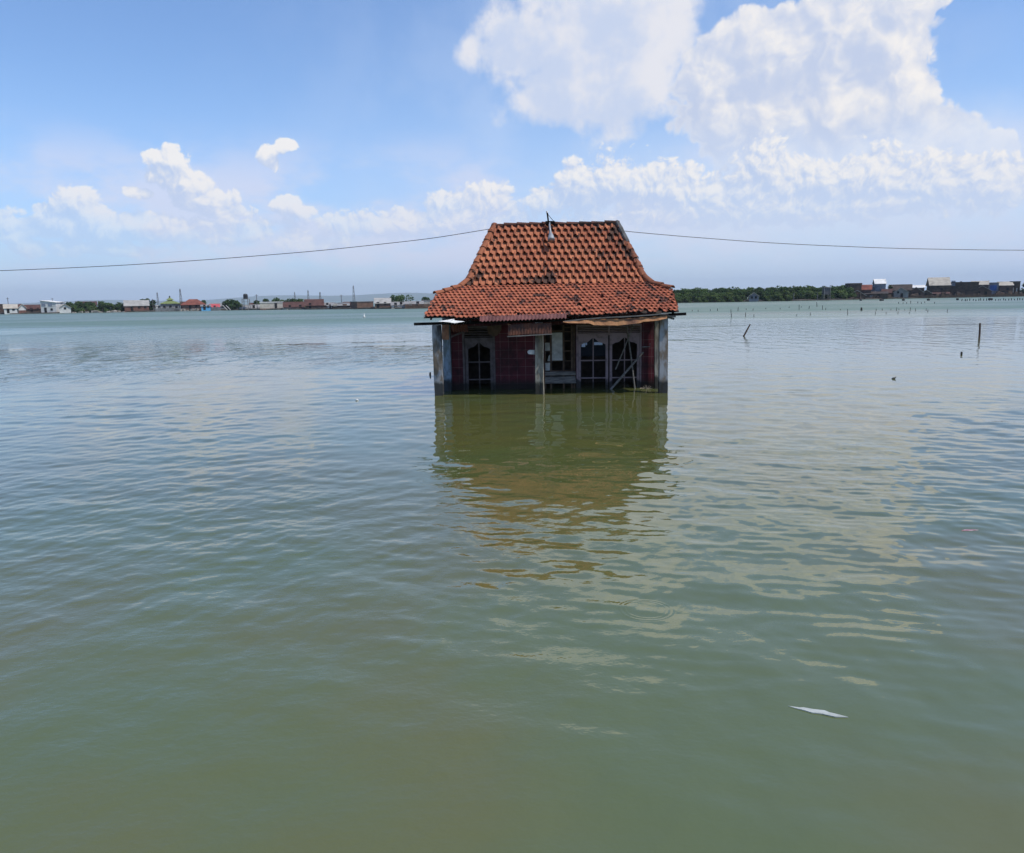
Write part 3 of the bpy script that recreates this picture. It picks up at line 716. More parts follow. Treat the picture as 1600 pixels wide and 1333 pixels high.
# --- eave: beam, rafters, boards and loose sheets
b = MB(); b.bar((*hp(647, 506.5, -.02)[:1], -.02, hp(647, 506.5, -.02)[1]), (0.0, -.02, 2.30), .075, .085); b.bar((0.0, -.02, 2.30), (hp(1072, 490.5, -.02)[0], -.02, hp(1072, 490.5, -.02)[1]), .075, .085)
b.build('eave_beam', DARKW, house)
b = MB()
for k in range(13):
    x = -3.7 + 7.4 * k / 12 + random.uniform(-.05, .05); b.bar((x, EY + .08, lowz(x, EY + .08) - .085), (x, WY + .02, lowz(x, WY + .02) - .085), .05, .07)
b.build('rafters', DARKW, house)
x0, z0 = zq(165, 657, -.3); x1, z1 = zq(318, 661, -.3)
b = MB(); b.add([(x0, -.52, z0 - .02), (x0 + .35, -.60, z0 - .05), (x1 - .3, -.60, z1 - .05), (x1, -.52, z1 - .005), (x1 - .45, -.45, z1 + .045), (x0 + .5, -.45, z0 + .045),
        (x0, -.49, z0 - .02), (x0 + .35, -.57, z0 - .05), (x1 - .3, -.57, z1 - .05), (x1, -.49, z1 - .005), (x1 - .45, -.42, z1 + .045), (x0 + .5, -.42, z0 + .045)],
        [(0,1,2,3,4,5), (11,10,9,8,7,6)] + [(i, 6+i, 6+(i+1)%6, (i+1)%6) for i in range(6)]); b.build('white_board', WHITE, house)
def corrugated(name, mat_, x0, x1, ztop, zbot, y0, y1, waves, amp=.022, curl=0.0, sag=0.0, zr=None):
    b = MB(); nx = waves * 6; nv = 5; vs = []; fs = []
    for i in range(nx + 1):
        u = i / nx; x = x0 + (x1 - x0) * u; wv = math.sin(u * waves * 2 * math.pi) * amp
        for j in range(nv + 1):
            t = j / nv
            zt_ = ztop + (zr[0] * u if zr else 0); zb_ = zbot + (zr[1] * u if zr else 0)
            z = zt_ + (zb_ - zt_) * t + wv - sag * math.sin(u * math.pi) + curl * (u < .03) * .5 + random.uniform(-.004, .004); y = y0 + (y1 - y0) * t + wv * .8
            vs.append((x, y, z))
    k = len(vs); vs += [(x, y + .008, z - .012) for x, y, z in vs]
    for i in range(nx):
        for j in range(nv):
            q = (i*(nv+1)+j, i*(nv+1)+j+1, (i+1)*(nv+1)+j+1, (i+1)*(nv+1)+j); fs.append(q); fs.append(tuple(k + v for v in q[::-1]))
        for j in (0, nv):
            a = i*(nv+1)+j; c = (i+1)*(nv+1)+j; fs.append((a, c, k + c, k + a) if j else (c, a, k + a, k + c))
    b.add(vs, fs); return b.build(name, mat_, house)
xa, za = zq(560, 688, -.35); xb, zb = zq(806, 738, -.35)
o = corrugated('awning_sheet', RUST, xa, xb, za + .03, zb, -.36, -.42, 15, .009, sag=-.02, zr=(0.03, 0.03)); o['label'] = 'orange rusted corrugated sheet hanging over the middle post'
e = MB(); e.tube([(xa - .02, -.13, za + .05), (xa + .1, -.15, za - .0), ((xa + xb) / 2, -.15, za + .02), (xb, -.14, za + .05)], .022, 6); e.build('sheet_rim', RUSTY, o)
e = MB(); e.bar((xa - .03, -.43, zb - .035), (xb + .02, -.43, zb + .02), .025, .03); e.build('sheet_batten', GREYW, o)
xa, za = zq(400, 628, -.33); xb, zb = zq(890, 650, -.33)
corrugated('eave_sheet', RUSTM, xa, xb, za - .02, zb - .02, -.38, -.46, 24, .018, zr=(.04, .06))
# torn rusted sheet along the right side of the eave
b = MB(); N_ = 40; vs = []; fs = []
topc = [(872, 660), (1030, 650), (1200, 648), (1330, 640), (1462, 632)]; botc = [(872, 666), (905, 672), (1030, 674), (1040, 684), (1180, 686), (1310, 672), (1328, 664), (1400, 660), (1462, 646)]
def interp(c, X):
    for (a, y0_), (b_, y1_) in zip(c, c[1:]):
        if a <= X <= b_: return y0_ + (y1_ - y0_) * (X - a) / (b_ - a)
    return c[-1][1]
for i in range(N_ + 1):
    X = 872 + 590 * i / N_
    for j in range(4):
        Y = interp(topc, X) + (interp(botc, X) - interp(topc, X)) * j / 3; yy = -.40 - .03 * j + .015 * math.sin(i * 1.3) + (.03 if X > 1035 else 0)
        x, z = zq(X, Y, yy); vs.append((x, yy, z + random.uniform(-.004, .004)))
k = len(vs); vs += [(x, y + .02, z - .004) for x, y, z in vs]
for i in range(N_):
    for j in range(3):
        q = (i*4+j, i*4+j+1, (i+1)*4+j+1, (i+1)*4+j); fs.append(q); fs.append(tuple(k + v for v in q[::-1]))
    for j in (0, 3): a, c = i*4+j, (i+1)*4+j; fs.append((a, c, k + c, k + a) if j else (c, a, k + a, k + c))
b.add(vs, fs); b.build('torn_eave_sheet', RUSTY, house)
b = MB(); pr = None
for X, Y in ((872, 664), (1000, 649), (1130, 640), (1290, 632), (1420, 622), (1470, 618)):
    x, z = zq(X, Y, -.41)
    if pr: b.bar(pr, (x, -.41, z), .05, .035)
    pr = (x, -.41, z)
b.build('eave_lath', GREYW, house)
b = MB(); x, z = zq(1435, 630, -.05); x2, z2 = zq(1508, 644, -.05); b.bar((x, -.12, z), (x2, -.2, z2 + .05), .10, .05); b.bar((x + .1, -.1, z - .03), (x2 - .04, -.16, z2 - .02), .08, .06); b.build('broken_board', GREYW, house)
# sheet hanging inside the porch at the left and the brace below it
xa, za = zq(285, 690, .7); xb, zb = zq(345, 735, .7)
b = MB(); p0 = zq(232, 752, 1.0); p1 = zq(318, 715, 1.2); b.bar((p0[0], 1.0, p0[1]), (p1[0], 1.2, p1[1]), .05, .05); b.build('porch_brace', GREYF, house)
xa, za = zq(236, 690, .6); xb, zb = zq(330, 720, .6)
corrugated('porch_sheet', RUSTM, xa, xb, za + .05, zb, .5, .75, 6, .016)
xa, za = zq(440, 690, 1.25); xb, zb = zq(522, 748, 1.25)
b = MB(); b.prism([(xa, za), (xb, za + .03), (xb, zb + .2), (xb - .15, zb + .03), (xa + .2, zb), (xa + .03, zb + .1)], 1.24, 1.27); b.build('hanging_board', BROWNF, house)
# wall bracket and small pipe at the right
b = MB(); p0 = zq(1322, 808, 1.37); p1 = zq(1366, 806, 1.37); p2 = zq(1366, 788, 1.37); b.tube([(p0[0], 1.37, p0[1]), (p1[0], 1.37, p1[1]), (p2[0], 1.37, p2[1])], .014, 6)
b.build('wall_pipe', STEEL, house)
x, z = zq(690, 838, -.1); b = MB(); hw_ = .11
b.prism([(x - hw_, z - .02), (x - hw_ * .7, z - .055), (x + hw_, z - .075), (x + hw_, z + .065), (x - hw_ * .5, z + .07), (x - hw_, z + .035)], -.10, -.07); b.build('white_plate', WHITEP, house)

# --- things on and around the house
def place(o): o.location = HO; o.rotation_euler = (0, 0, -PSI); return o
for (X0, Y0, X1, Y1, y0, y1, r, lab) in ((1166, 1022, 1328, 838, 1.0, 1.25, .036, 'thick grey pole slanting up to the right across the double window'),
        (1170, 936, 1272, 684, 1.15, 1.3, .022, 'thin stick leaning steeply before the right window leaf'),
        (1276, 1020, 1234, 690, 1.2, 1.32, .026, 'nearly upright grey stick crossing a thin stick at the window')):
    a = zq(X0, Y0, y0); c = zq(X1, Y1, y1); b = MB(); A, C_ = Vector((a[0], y0, a[1])), Vector((c[0], y1, c[1]))
    A2 = A - (C_ - A) * (.35 if Y0 > 1000 else 0); b.tube([A2, A.lerp(C_, .5) + Vector((.01, 0, .01)), C_], [r, r * .95, r * .8], 7)
    tag(place(b.build('wooden_pole', GREYW)), lab, 'pole')
b = MB(); pts = []
for X, Y in ((757, 728), (759, 800), (758, 880), (760, 960), (762, 1040), (763, 1085)):
    x, z = zq(X, Y, -.16); pts.append((x, -.16, z))
pts.append((pts[-1][0], -.16, -.6)); b.tube(pts, .013, 6)
tag(place(b.build('rope', ROPE)), 'pale rope hanging down beside the middle porch post into the water', 'rope')
b = MB(); x, z = zq(1346, 1040, 1.05); random.seed(3)
for k in range(34):
    a = random.uniform(0, math.pi); l = random.uniform(.08, .2); c = Vector((x, 1.05, z - .06)); e = c + Vector((math.cos(a) * l, random.uniform(-.1, .1), math.sin(a) * l * .9))
    b.tube([c + Vector((math.cos(a) * .04, 0, 0)), e], [.012, .004], 4)
b.box((x - .2, .95, z - .14), (x + .2, 1.15, z - .03), .04)
tag(place(b.build('driftwood_tangle', mat('pale twigs', (0.30, 0.25, 0.2), (0.10, 0.085, 0.07), 12, .9))), 'tangle of twigs and debris at the waterline below the right window', 'debris')
# lamp on the ridge
lx, lz = zq(795, 98, 3.4)
lamp = empty('ridge_lamp', HO + hx * lx + hy * 3.4 + Vector((0, 0, lz)), -PSI)
tag(lamp, 'grey bell shaped lamp on a short pole lashed to the roof ridge', 'lamp')
def lq(X, Y, y): x, z = zq(X, Y, y); return Vector((x - lx, y - 3.4, z - lz))
b = MB(); b.tube([lq(794, 140, 3.3), lq(782, 46, 3.4)], .028, 8); b.build('lamp_pole', DARKW, lamp)
b = MB(); b.tube([lq(782, 46, 3.4), lq(780, 36, 3.4)], .036, 8); b.build('pole_cap', WHITE, lamp)
b = MB(); b.tube([lq(784, 50, 3.4), lq(800, 72, 3.35), lq(822, 97, 3.3)], .010, 5); b.build('stay_wire', BLACKC, lamp)
b = MB(); q = lq(796, 100, 3.35); b.box((q.x - .14, q.y - .1, q.z - .05), (q.x + .18, q.y + .1, q.z + .03), .015); b.build('mounting_block', DARKW, lamp)
b = MB(); b.tube([lq(795, 112, 3.0), lq(798, 140, 2.9), lq(800, 158, 2.85), lq(803, 178, 2.78), lq(804, 196, 2.72), lq(805, 202, 2.7)], [.03, .035, .05, .095, .125, .13], 14); b.smooth = True; b.build('lamp_shade', STEEL, lamp)
b = MB(); b.tube([lq(796, 100, 3.3), lq(795, 114, 3.0)], .022, 6); b.build('lamp_arm', STEEL, lamp)
# power cable strung over the rear of the roof
b = MB(); CY = 28.9
pl = [(-900, 455), (-600, 441), (-300, 432), (-100, 426.5), (0, 423), (100, 419), (200, 414), (300, 407.5), (400, 400), (500, 391.5), (600, 381), (680, 371.5), (765, 358), (800, 353.5)]
pr_ = [(930, 354), (975, 361), (1050, 368), (1100, 372), (1180, 378), (1250, 382), (1330, 385.5), (1400, 388), (1500, 390), (1600, 391), (1800, 391), (2100, 388), (2500, 380)]
pts = [at(x, y, CY) for x, y in pl + pr_]; fine = []
for i in range(len(pts) - 1):
    p0, p1, p2, p3 = pts[max(i-1, 0)], pts[i], pts[i+1], pts[min(i+2, len(pts)-1)]
    for k in range(6):
        t = k / 6; fine.append(0.5 * ((2 * p1) + (p2 - p0) * t + (2*p0 - 5*p1 + 4*p2 - p3) * t*t + (3*p1 - p0 - 3*p2 + p3) * t**3))
fine.append(pts[-1]); b.tube(fine, .0115, 6)
tag(b.build('power_cable', BLACKC), 'thin black cable sagging across the sky behind the house roof', 'cable')
#</HOUSE>
#<VILLAGE>
# ------------------------------------------------------------------ far village
random.seed(21)
VM = {}
def vmat(key):
    D = {'white': ((0.66, 0.65, 0.62), (0.50, 0.49, 0.46)), 'cream': ((0.55, 0.50, 0.42), (0.42, 0.37, 0.30)), 'grey': ((0.30, 0.29, 0.28), (0.20, 0.19, 0.18)),
         'brick': ((0.21, 0.105, 0.075), (0.13, 0.065, 0.05)), 'brown': ((0.20, 0.12, 0.085), (0.12, 0.075, 0.055)), 'wood': ((0.098, 0.066, 0.048), (0.045, 0.032, 0.025)),
         'woodb': ((0.13, 0.080, 0.060), (0.07, 0.045, 0.036)), 'bluegrey': ((0.21, 0.225, 0.26), (0.13, 0.14, 0.165)), 'blue': ((0.14, 0.42, 0.68), (0.10, 0.33, 0.56)),
         'rtile': ((0.22, 0.075, 0.05), (0.13, 0.045, 0.033)), 'rdark': ((0.10, 0.048, 0.038), (0.06, 0.03, 0.026)), 'rgrey': ((0.26, 0.25, 0.24), (0.17, 0.165, 0.16)),
         'rpale': ((0.36, 0.345, 0.32), (0.26, 0.25, 0.23)), 'rwhite': ((0.72, 0.70, 0.66), (0.58, 0.56, 0.52)), 'rbeige': ((0.44, 0.40, 0.33), (0.34, 0.30, 0.25)),
         'rblack': ((0.038, 0.031, 0.027), (0.075, 0.055, 0.045)), 'rgreen': ((0.20, 0.23, 0.09), (0.13, 0.17, 0.06)), 'rpink': ((0.50, 0.09, 0.10), (0.36, 0.07, 0.08)),
         'dark': ((0.012, 0.011, 0.011), (0.022, 0.02, 0.019)), 'glass': ((0.24, 0.27, 0.32), (0.18, 0.2, 0.25)), 'tarp': ((0.05, 0.14, 0.42), (0.04, 0.10, 0.3))}
    a, b = D[key]
    return mat('far ' + key, a, b, 0.6, 0.85, 0.35, 0.65, 5, (1, 1, 1.5), 0.2, dirt=tuple(c * .55 for c in b))
def roofbox(b, w, d, z0, z1, kind, oh=0.35, th=0.10):
    x0, x1, y0, y1 = -w/2 - oh, w/2 + oh, -oh, d + oh; ym = d / 2
    if kind == 'gable_x':
        b.add([(x0,y0,z0),(x1,y0,z0),(x1,ym,z1),(x0,ym,z1),(x0,y1,z0),(x1,y1,z0)], [(0,1,2,3),(3,2,5,4)])
        b.add([(x0,y0,z0-th),(x1,y0,z0-th),(x1,ym,z1-th),(x0,ym,z1-th),(x0,y1,z0-th),(x1,y1,z0-th)], [(3,2,1,0),(4,5,2,3)])
        b.add([(x0,y0,z0),(x1,y0,z0),(x1,y0,z0-th),(x0,y0,z0-th)], [(3,2,1,0)])
        for x in (x0, x1): b.add([(x,y0,z0),(x,ym,z1),(x,ym,z1-th),(x,y0,z0-th),(x,y1,z0),(x,y1,z0-th)], [(0,1,2,3),(1,4,5,2)])
    elif kind == 'gable_y':
        b.add([(x0,y0,z0),(0,y0,z1),(x1,y0,z0),(x0,y1,z0),(0,y1,z1),(x1,y1,z0)], [(0,1,4,3),(1,2,5,4)])
        b.add([(x0,y0,z0-th),(0,y0,z1-th),(x1,y0,z0-th),(x0,y1,z0-th),(0,y1,z1-th),(x1,y1,z0-th)], [(3,4,1,0),(4,5,2,1)])
        b.add([(x0,y0,z0),(0,y0,z1),(x1,y0,z0),(x0,y0,z0-th),(0,y0,z1-th),(x1,y0,z0-th)], [(0,3,4,1),(1,4,5,2)])
    elif kind == 'hip':
        k = min(w * .32, d * .5); r0_, r1_ = -w/2 + k, w/2 - k
        b.add([(x0,y0,z0),(x1,y0,z0),(x1,y1,z0),(x0,y1,z0),(r0_,ym,z1),(r1_,ym,z1)], [(0,1,5,4),(1,2,5),(2,3,4,5),(3,0,4),(0,3,2,1)])
    elif kind == 'shed':                       # slopes down to the viewer
        b.add([(x0,y0,z0),(x1,y0,z0),(x1,y1,z1),(x0,y1,z1),(x0,y0,z0-th),(x1,y0,z0-th),(x1,y1,z1-th),(x0,y1,z1-th)], [(0,1,2,3),(7,6,5,4),(0,4,5,1),(1,5,6,2),(2,6,7,3),(3,7,4,0)])
    elif kind == 'side':                       # slopes down to the right
        b.add([(x0,y0,z1),(x1,y0,z0),(x1,y1,z0),(x0,y1,z1),(x0,y0,z1-th),(x1,y0,z0-th),(x1,y1,z0-th),(x0,y1,z1-th)], [(0,1,2,3),(7,6,5,4),(0,4,5,1),(1,5,6,2),(2,6,7,3),(3,7,4,0)])
def vhouse(label, px0, px1, yb, ye, yt, D, dep, roof, wm, rm, yaw=0, opens=(), gable=None, oh=0.3, lower=None, cat='house', name='village_house', group='houses along the far bank'):
    pm = (px0 + px1) / 2
    app = (at(px1, ye, D) - at(px0, ye, D)).length; ya = rad(yaw)
    w = max(1.2, (app - abs(math.sin(ya)) * dep) / math.cos(ya)) - 2 * oh * .6
    c = at(pm, ye, D); zb = max(-.3, at(pm, yb, D).z); ze = c.z; zt = at(pm, yt, D + (dep * .5 if roof in ('gable_x', 'hip') else dep if roof == 'shed' else 0)).z
    # the anchor is the middle of the front wall, or the near corner side for turned houses
    off = Vector((0, 0, 0)); az_ = math.atan2(c.x, c.y)
    rz = -az_ + ya
    e = empty(name, (c.x, c.y, 0), rz); tag(e, label, cat, group)
    z0 = min(zb, 0.6) - 0.5; shift = -math.sin(ya) * dep / 2 * math.cos(ya) * -1
    e.location.x += math.cos(-az_) * shift * (1 if yaw else 0); e.location.y += math.sin(-az_) * shift * (1 if yaw else 0)
    b = MB()
    if roof == 'gable_y':
        poly = [(-w/2, z0), (w/2, z0), (w/2, ze), (0, zt - .12), (-w/2, ze)]; b.prism(poly, 0, dep)
    elif roof == 'gable_x':
        b.add([(-w/2,0,z0),(w/2,0,z0),(w/2,dep,z0),(-w/2,dep,z0),(-w/2,0,ze),(w/2,0,ze),(w/2,dep,ze),(-w/2,dep,ze),(-w/2,dep/2,zt-.12),(w/2,dep/2,zt-.12)],
              [(0,1,5,4),(1,2,6,9,5),(2,3,7,6),(3,0,4,8,7),(4,5,9,8),(9,6,7,8)])
    elif roof == 'side':
        b.prism([(-w/2, z0), (w/2, z0), (w/2, ze - .1), (-w/2, zt - .1)], 0, dep)
    elif roof == 'shed':
        b.add([(-w/2,0,z0),(w/2,0,z0),(w/2,dep,z0),(-w/2,dep,z0),(-w/2,0,ze-.1),(w/2,0,ze-.1),(w/2,dep,zt-.1),(-w/2,dep,zt-.1)], [(0,1,5,4),(1,2,6,5),(2,3,7,6),(3,0,4,7),(4,5,6,7)])
    else: b.box((-w/2, 0, z0), (w/2, dep, ze))
    b.build('wall', vmat(wm), e)
    if roof == 'flat': r = MB(); r.box((-w/2 - .15, -.15, ze + .002), (w/2 + .15, dep + .15, max(zt, ze + .15))); r.build('roof', vmat(rm), e)
    else: r = MB(); roofbox(r, w, dep, ze, zt, roof, oh); r.build('roof', vmat(rm), e)
    if roof == 'gable_y':
        q = MB(); k = w/2 + oh
        for s_ in (-1, 1): q.bar((s_ * k, -oh - .03, ze - .04), (0, -oh - .03, zt - .04), .10, .16)
        q.build('barge_board', vmat('rbeige' if px0 % 2 else 'cream'), e)
    if lower:                                  # a lower band of the front in another material
        q = MB(); z1 = at(pm, lower[0], D).z; q.box((-w/2 + .02, -.06, z0), (w/2 - .02, -.004, z1)); q.build('lower_wall', vmat(lower[1]), e)
    for (kind, u, z_a, z_b, ww, mk) in opens:   # kind, position along the front 0..1, height from, to, width, material
        q = MB(); x = -w/2 + w * u; q.box((x - ww/2, -.09, z_a), (x + ww/2, -.005, z_b)); q.build(kind, vmat(mk), e)
        if kind == 'window':
            pass
    return e
def door(u, h=2.0, w=.95, m='dark'): return ('door', u, .45, .45 + h, w, m)
def win(u, z=1.5, w=.9, m='dark', h=.9): return ('window', u, z, z + h, w, m)

V = vhouse
D0 = 338
V('long low shed with white sloping roof at the far left of the left bank', -34, 36, 489, 477, 472.6, D0 + 14, 9, 'side', 'wood', 'rwhite', 0, (door(.7),))
V('small white house with beige roof in front of the long white shed', 7, 26, 490, 482, 475.5, D0 - 2, 7, 'gable_x', 'white', 'rbeige', 0, (door(.3), win(.7)))
V('narrow gabled brick house with white upper wall beside the beige roofed house', 24, 40, 490, 482, 475, D0, 6, 'gable_y', 'white', 'brick', 12, (), lower=(485, 'brick'))
V('dark house with a long brown tiled roof next to the white two storey block', 36, 66, 489, 483, 476, D0 + 3, 8, 'gable_x', 'wood', 'rdark', 0, (door(.45), win(.75)))
V('white two storey block house with slanted roof, tallest on the left bank', 64, 99, 489, 472.5, 469, D0, 8, 'side', 'white', 'rwhite', -26, (win(.2, 3.0, 1.6, 'glass', 1.2), win(.62, 3.0, 1.6, 'glass', 1.2), door(.3), win(.7, 1.2)))
V('little beige house with white gable tucked against the white two storey block', 93, 110, 487, 481, 475, D0 - 6, 5, 'gable_y', 'white', 'rbeige', 0, (win(.5, 1.6),))
V('brick house under a pale grey roof, alone beside the leafy shrubs', 195.5, 231.5, 488, 478, 469, D0, 8, 'gable_x', 'brick', 'rpale', 0, (door(.3, 1.9), win(.6), win(.85)))
V('low white annex left of the green tiered mosque', 243, 254, 486, 478.5, 477, D0 + 4, 5, 'flat', 'white', 'rwhite', 0, (door(.5),))
V('dark roofed house peeping over the gap left of the dark round tree', 330, 350, 486, 479, 473.5, D0 + 20, 7, 'gable_x', 'grey', 'rgrey')
V('low brown roofed house behind the water tower legs', 390, 410, 485, 478, 473, D0 + 16, 7, 'gable_x', 'brown', 'rdark', 0, (win(.5),))
V('grey roofed house behind the tiny white hut', 503, 524, 484, 477, 472.5, 318, 7, 'gable_x', 'brown', 'rgrey', 0, (win(.4),))
V('dark roofed house in the gap between the open shed and the flat brown block', 536, 552, 484, 476, 471.5, 315, 7, 'gable_x', 'wood', 'rdark')
V('house behind the shrubs with only its brown roof showing', 120, 150, 488, 477, 471, D0 + 26, 8, 'gable_x', 'brown', 'rdark')
V('grey lean-to between the shrubs and the brick house with pale roof', 184, 198, 488, 481, 478, D0 + 5, 5, 'shed', 'grey', 'rgrey')
# mosque
def mosque():
    D = D0 + 4; c = at(266, 476, D); az_ = math.atan2(c.x, c.y); e = empty('mosque', (c.x, c.y, 0), -az_)
    tag(e, 'small mosque with a two tiered yellow green pyramid roof and finial', 'mosque', 'houses along the far bank')
    b = MB(); b.box((-3.9, 0, -.5), (3.9, 8, 3.2)); b.build('wall', vmat('grey'), e)
    b = MB(); z1 = at(266, 476, D).z; z2 = at(266, 470, D).z; z3 = at(266, 469, D).z; z4 = at(266, 464.5, D).z; z5 = at(266, 462, D).z
    b.add([(-4.4,-.5,3.2),(4.4,-.5,3.2),(4.4,8.5,3.2),(-4.4,8.5,3.2),(-1.2,2.8,z2),(1.2,2.8,z2),(1.2,5.2,z2),(-1.2,5.2,z2)], [(0,1,5,4),(1,2,6,5),(2,3,7,6),(3,0,4,7),(3,2,1,0),(4,5,6,7)])
    r = b.build('roof', vmat('rgreen'), e)
    b = MB(); b.box((-1.0, 3, z2), (1.0, 5, z3)); b.build('drum', vmat('cream'), e)
    b = MB(); b.add([(-1.7,2.3,z3),(1.7,2.3,z3),(1.7,5.7,z3),(-1.7,5.7,z3),(0,4,z4)], [(0,1,4),(1,2,4),(2,3,4),(3,0,4),(3,2,1,0)]); b.build('upper_roof', vmat('rgreen'), e)
    b = MB(); b.tube([(0,4,z4 - .3),(0,4,z4),(0,4,z4 + .3),(0,4,z5)], [.1,.32,.3,.05], 8); b.build('finial', vmat('dark'), e)
    for u in (-2.4, 0, 2.4): q = MB(); q.box((u - .5, -.08, .8), (u + .5, -.005, 2.4)); q.build('window', vmat('dark'), e)
mosque()
V('red hip roofed house with brown wall right of the mosque', 284, 321, 487, 476.5, 467.5, D0 + 2, 10, 'hip', 'brown', 'rtile', 0, (door(.35), win(.6), win(.85)), oh=.6)
V('dark red roofed lean-to at the left end of the hip roofed house', 282, 290, 486, 477, 471.5, D0 + 5, 5, 'gable_x', 'wood', 'rdark')
V('small bright blue house on the left bank', 314, 329, 488, 478.5, 476, D0 - 8, 5, 'shed', 'blue', 'rgrey', 0, (door(.35, 2.0), win(.75, 1.3, .8)))
V('low white house with a pink red roof behind the blue house', 328, 343, 485, 480, 475, D0 + 4, 6, 'gable_x', 'white', 'rpink', 0, (win(.5, 1.2),))
V('low maroon walled house with grey roof below the water tower', 375, 406, 486, 482, 476, DL(390), 7, 'gable_x', 'rdark', 'rgrey', 0, (door(.7, 1.5),))
V('pale box house with a brick base and one dark door before the trees', 406, 443, 486, 473, 471.5, DL(425), 8, 'flat', 'cream', 'rwhite', 0, (door(.67, 2.2),), lower=(482, 'brick'))
V('brown tiled house with a pale strip along its wall beside the pale box house', 443, 476, 485, 480, 471.5, DL(460), 7, 'gable_x', 'grey', 'rdark', 0, (win(.3, .9), door(.8, 1.4)))
V('brick house with a steep dark red roof below two masts', 477, 505.5, 485, 477.5, 467.5, DL(490), 8, 'gable_x', 'brown', 'rdark', 0, (door(.25),), oh=.5)
V('tiny white hut between the dark red roofed house and the shed', 511, 519, 485, 478, 476.5, DL(515), 3.5, 'shed', 'white', 'rgrey', 0, (door(.6, 1.4, .7),))
V('open shed with grey sheet roof and patchy walls beside the tiny white hut', 518, 546, 484, 477.5, 473, DL(532), 7, 'shed', 'wood', 'rgrey', 0, (win(.2, 1.0, 1.4, 'cream', 1.0), win(.75, .7, 1.6, 'brown', 1.2)))
V('flat roofed brown brick block with a black left end', 547, 584, 484, 472, 470.8, DL(565), 8, 'flat', 'brown', 'rgrey', 18, ())
V('brick house with two steep pale roof slabs beside the flat brown block', 585, 611, 484, 474, 465.5, DL(598), 8, 'gable_x', 'brown', 'rpale', 0, (door(.2), win(.65)))
V('white walled house with a low dark grey roof in front of a round tree', 611, 634, 483, 477, 471.5, DL(622), 6, 'gable_x', 'white', 'rgrey', 0, (door(.3, 1.7), win(.7)))
V('long house with thin grey roof and rubble wall next to the orange tiled roof', 632, 662, 482, 475, 470.5, DL(645) - 3, 7, 'gable_x', 'brown', 'rgrey', 0, (win(.3, 1, 1.2, 'cream'), door(.7)))
V('white block showing just left of the orange tiled eave', 658, 692, 482, 469.5, 468.5, DL(665) + 8, 6, 'flat', 'cream', 'rgrey', 0, (), lower=(475, 'brown'))

# right bank shacks
DD = DR
V('lone small house half hidden in the mangrove', 1170, 1186, 470, 463, 457, DR(1178) - 6, 5, 'gable_y', 'bluegrey', 'rdark', 0, (win(.3, 1.2, .8), win(.7, 1.2, .8)))
V('black wooden shack at the left end of the right bank village', 1321, 1346, 468, 446, 442.5, DR(1330) + 8, 8, 'flat', 'wood', 'rblack', 10)
V('shack with a red brown tiled roof above the low gable', 1335, 1361, 464, 453, 445, DR(1348) + 6, 7, 'gable_x', 'woodb', 'rtile')
V('low brown gabled shack at the water edge below the red brown roof', 1326, 1352, 469, 462, 453.5, DR(1338), 7, 'gable_y', 'woodb', 'rgrey', 0, (door(.4, 1.8), win(.7, 1.2)))
V('tall narrow grey house with white roof, left of the two tallest shacks', 1364, 1384, 466, 443.5, 436, DR(1374) + 8, 6, 'gable_x', 'bluegrey', 'rwhite', 9, (win(.3, 5.4, 1.1, 'glass'), win(.7, 5.4, 1.1, 'glass')))
V('low blue grey lean-to at the foot of the tall white roofed house', 1358, 1369, 466, 449, 445.5, DR(1363) + 11, 5, 'shed', 'bluegrey', 'rgrey')
V('low black shack with a drooping roof under the tall white roofed house', 1352, 1386, 469, 459, 455.5, DR(1370) - 1, 6, 'shed', 'wood', 'rblack', 0, (win(.3, 1.0, 1.2, 'grey', .6), door(.6, 1.6)))
V('small shack with a rust red roof beside the bushy tree', 1378, 1393, 468, 458, 451.5, DR(1385) + 2, 6, 'gable_x', 'wood', 'rdark')
V('broad black shack with a long dark roof', 1390, 1423, 468, 454, 444.5, DR(1406) + 4, 10, 'gable_x', 'wood', 'rblack', 0, (door(.6),))
V('grey gabled front before the broad black shack', 1397, 1419, 467, 457, 449.5, DR(1408) - 2, 5, 'gable_y', 'grey', 'rblack', 0, (door(.55, 1.8), win(.3, 2.2, .8)))
V('shack with a low white roof behind a brown gable', 1423, 1444, 464, 449.5, 445.5, DR(1434) + 10, 7, 'gable_x', 'woodb', 'rwhite')
V('brown gabled shack in front of the low white roof', 1419, 1443, 467, 458, 448.5, DR(1431), 6, 'gable_y', 'woodb', 'rgrey', 0, (win(.4, 1.5), door(.7, 1.8)))
V('little dark gabled shack left of the tall pale roof', 1438, 1456, 466, 459, 453, DR(1447) - 2, 5, 'gable_y', 'wood', 'rgrey', 0, (door(.5, 1.6),))
V('tallest shack on the right bank with a steep pale beige roof', 1449, 1483, 464, 446, 433.5, DR(1466) + 4, 8, 'gable_x', 'wood', 'rbeige', 10, (win(.6, 3.2, 1.0), door(.3), win(.4, 4.4, 1.1)), oh=.5)
V('low rust stained shed at the foot of the tallest shack', 1456, 1482, 466, 459, 456.5, DR(1470) - 1, 4, 'shed', 'woodb', 'rdark')
V('large flat topped black shack with one pale blue window', 1484, 1527, 464, 442, 440.6, DR(1505) + 2, 9, 'flat', 'wood', 'rblack', 0, (win(.17, 5.0, 1.6, 'glass', 2.2), win(.42, 6.3, .9, 'grey', .6), door(.25, 1.8)))
V('shack with a pale roof rising behind a brown gable near the blue tarp', 1519, 1543, 462, 445, 439, DR(1531) + 9, 7, 'gable_x', 'woodb', 'rbeige')
V('brown gabled shack between the flat black shack and the blue tarp', 1521, 1548, 463, 455, 446.5, DR(1534), 6, 'gable_y', 'woodb', 'rgrey', 0, (win(.35, 1.5), door(.7, 1.8)))
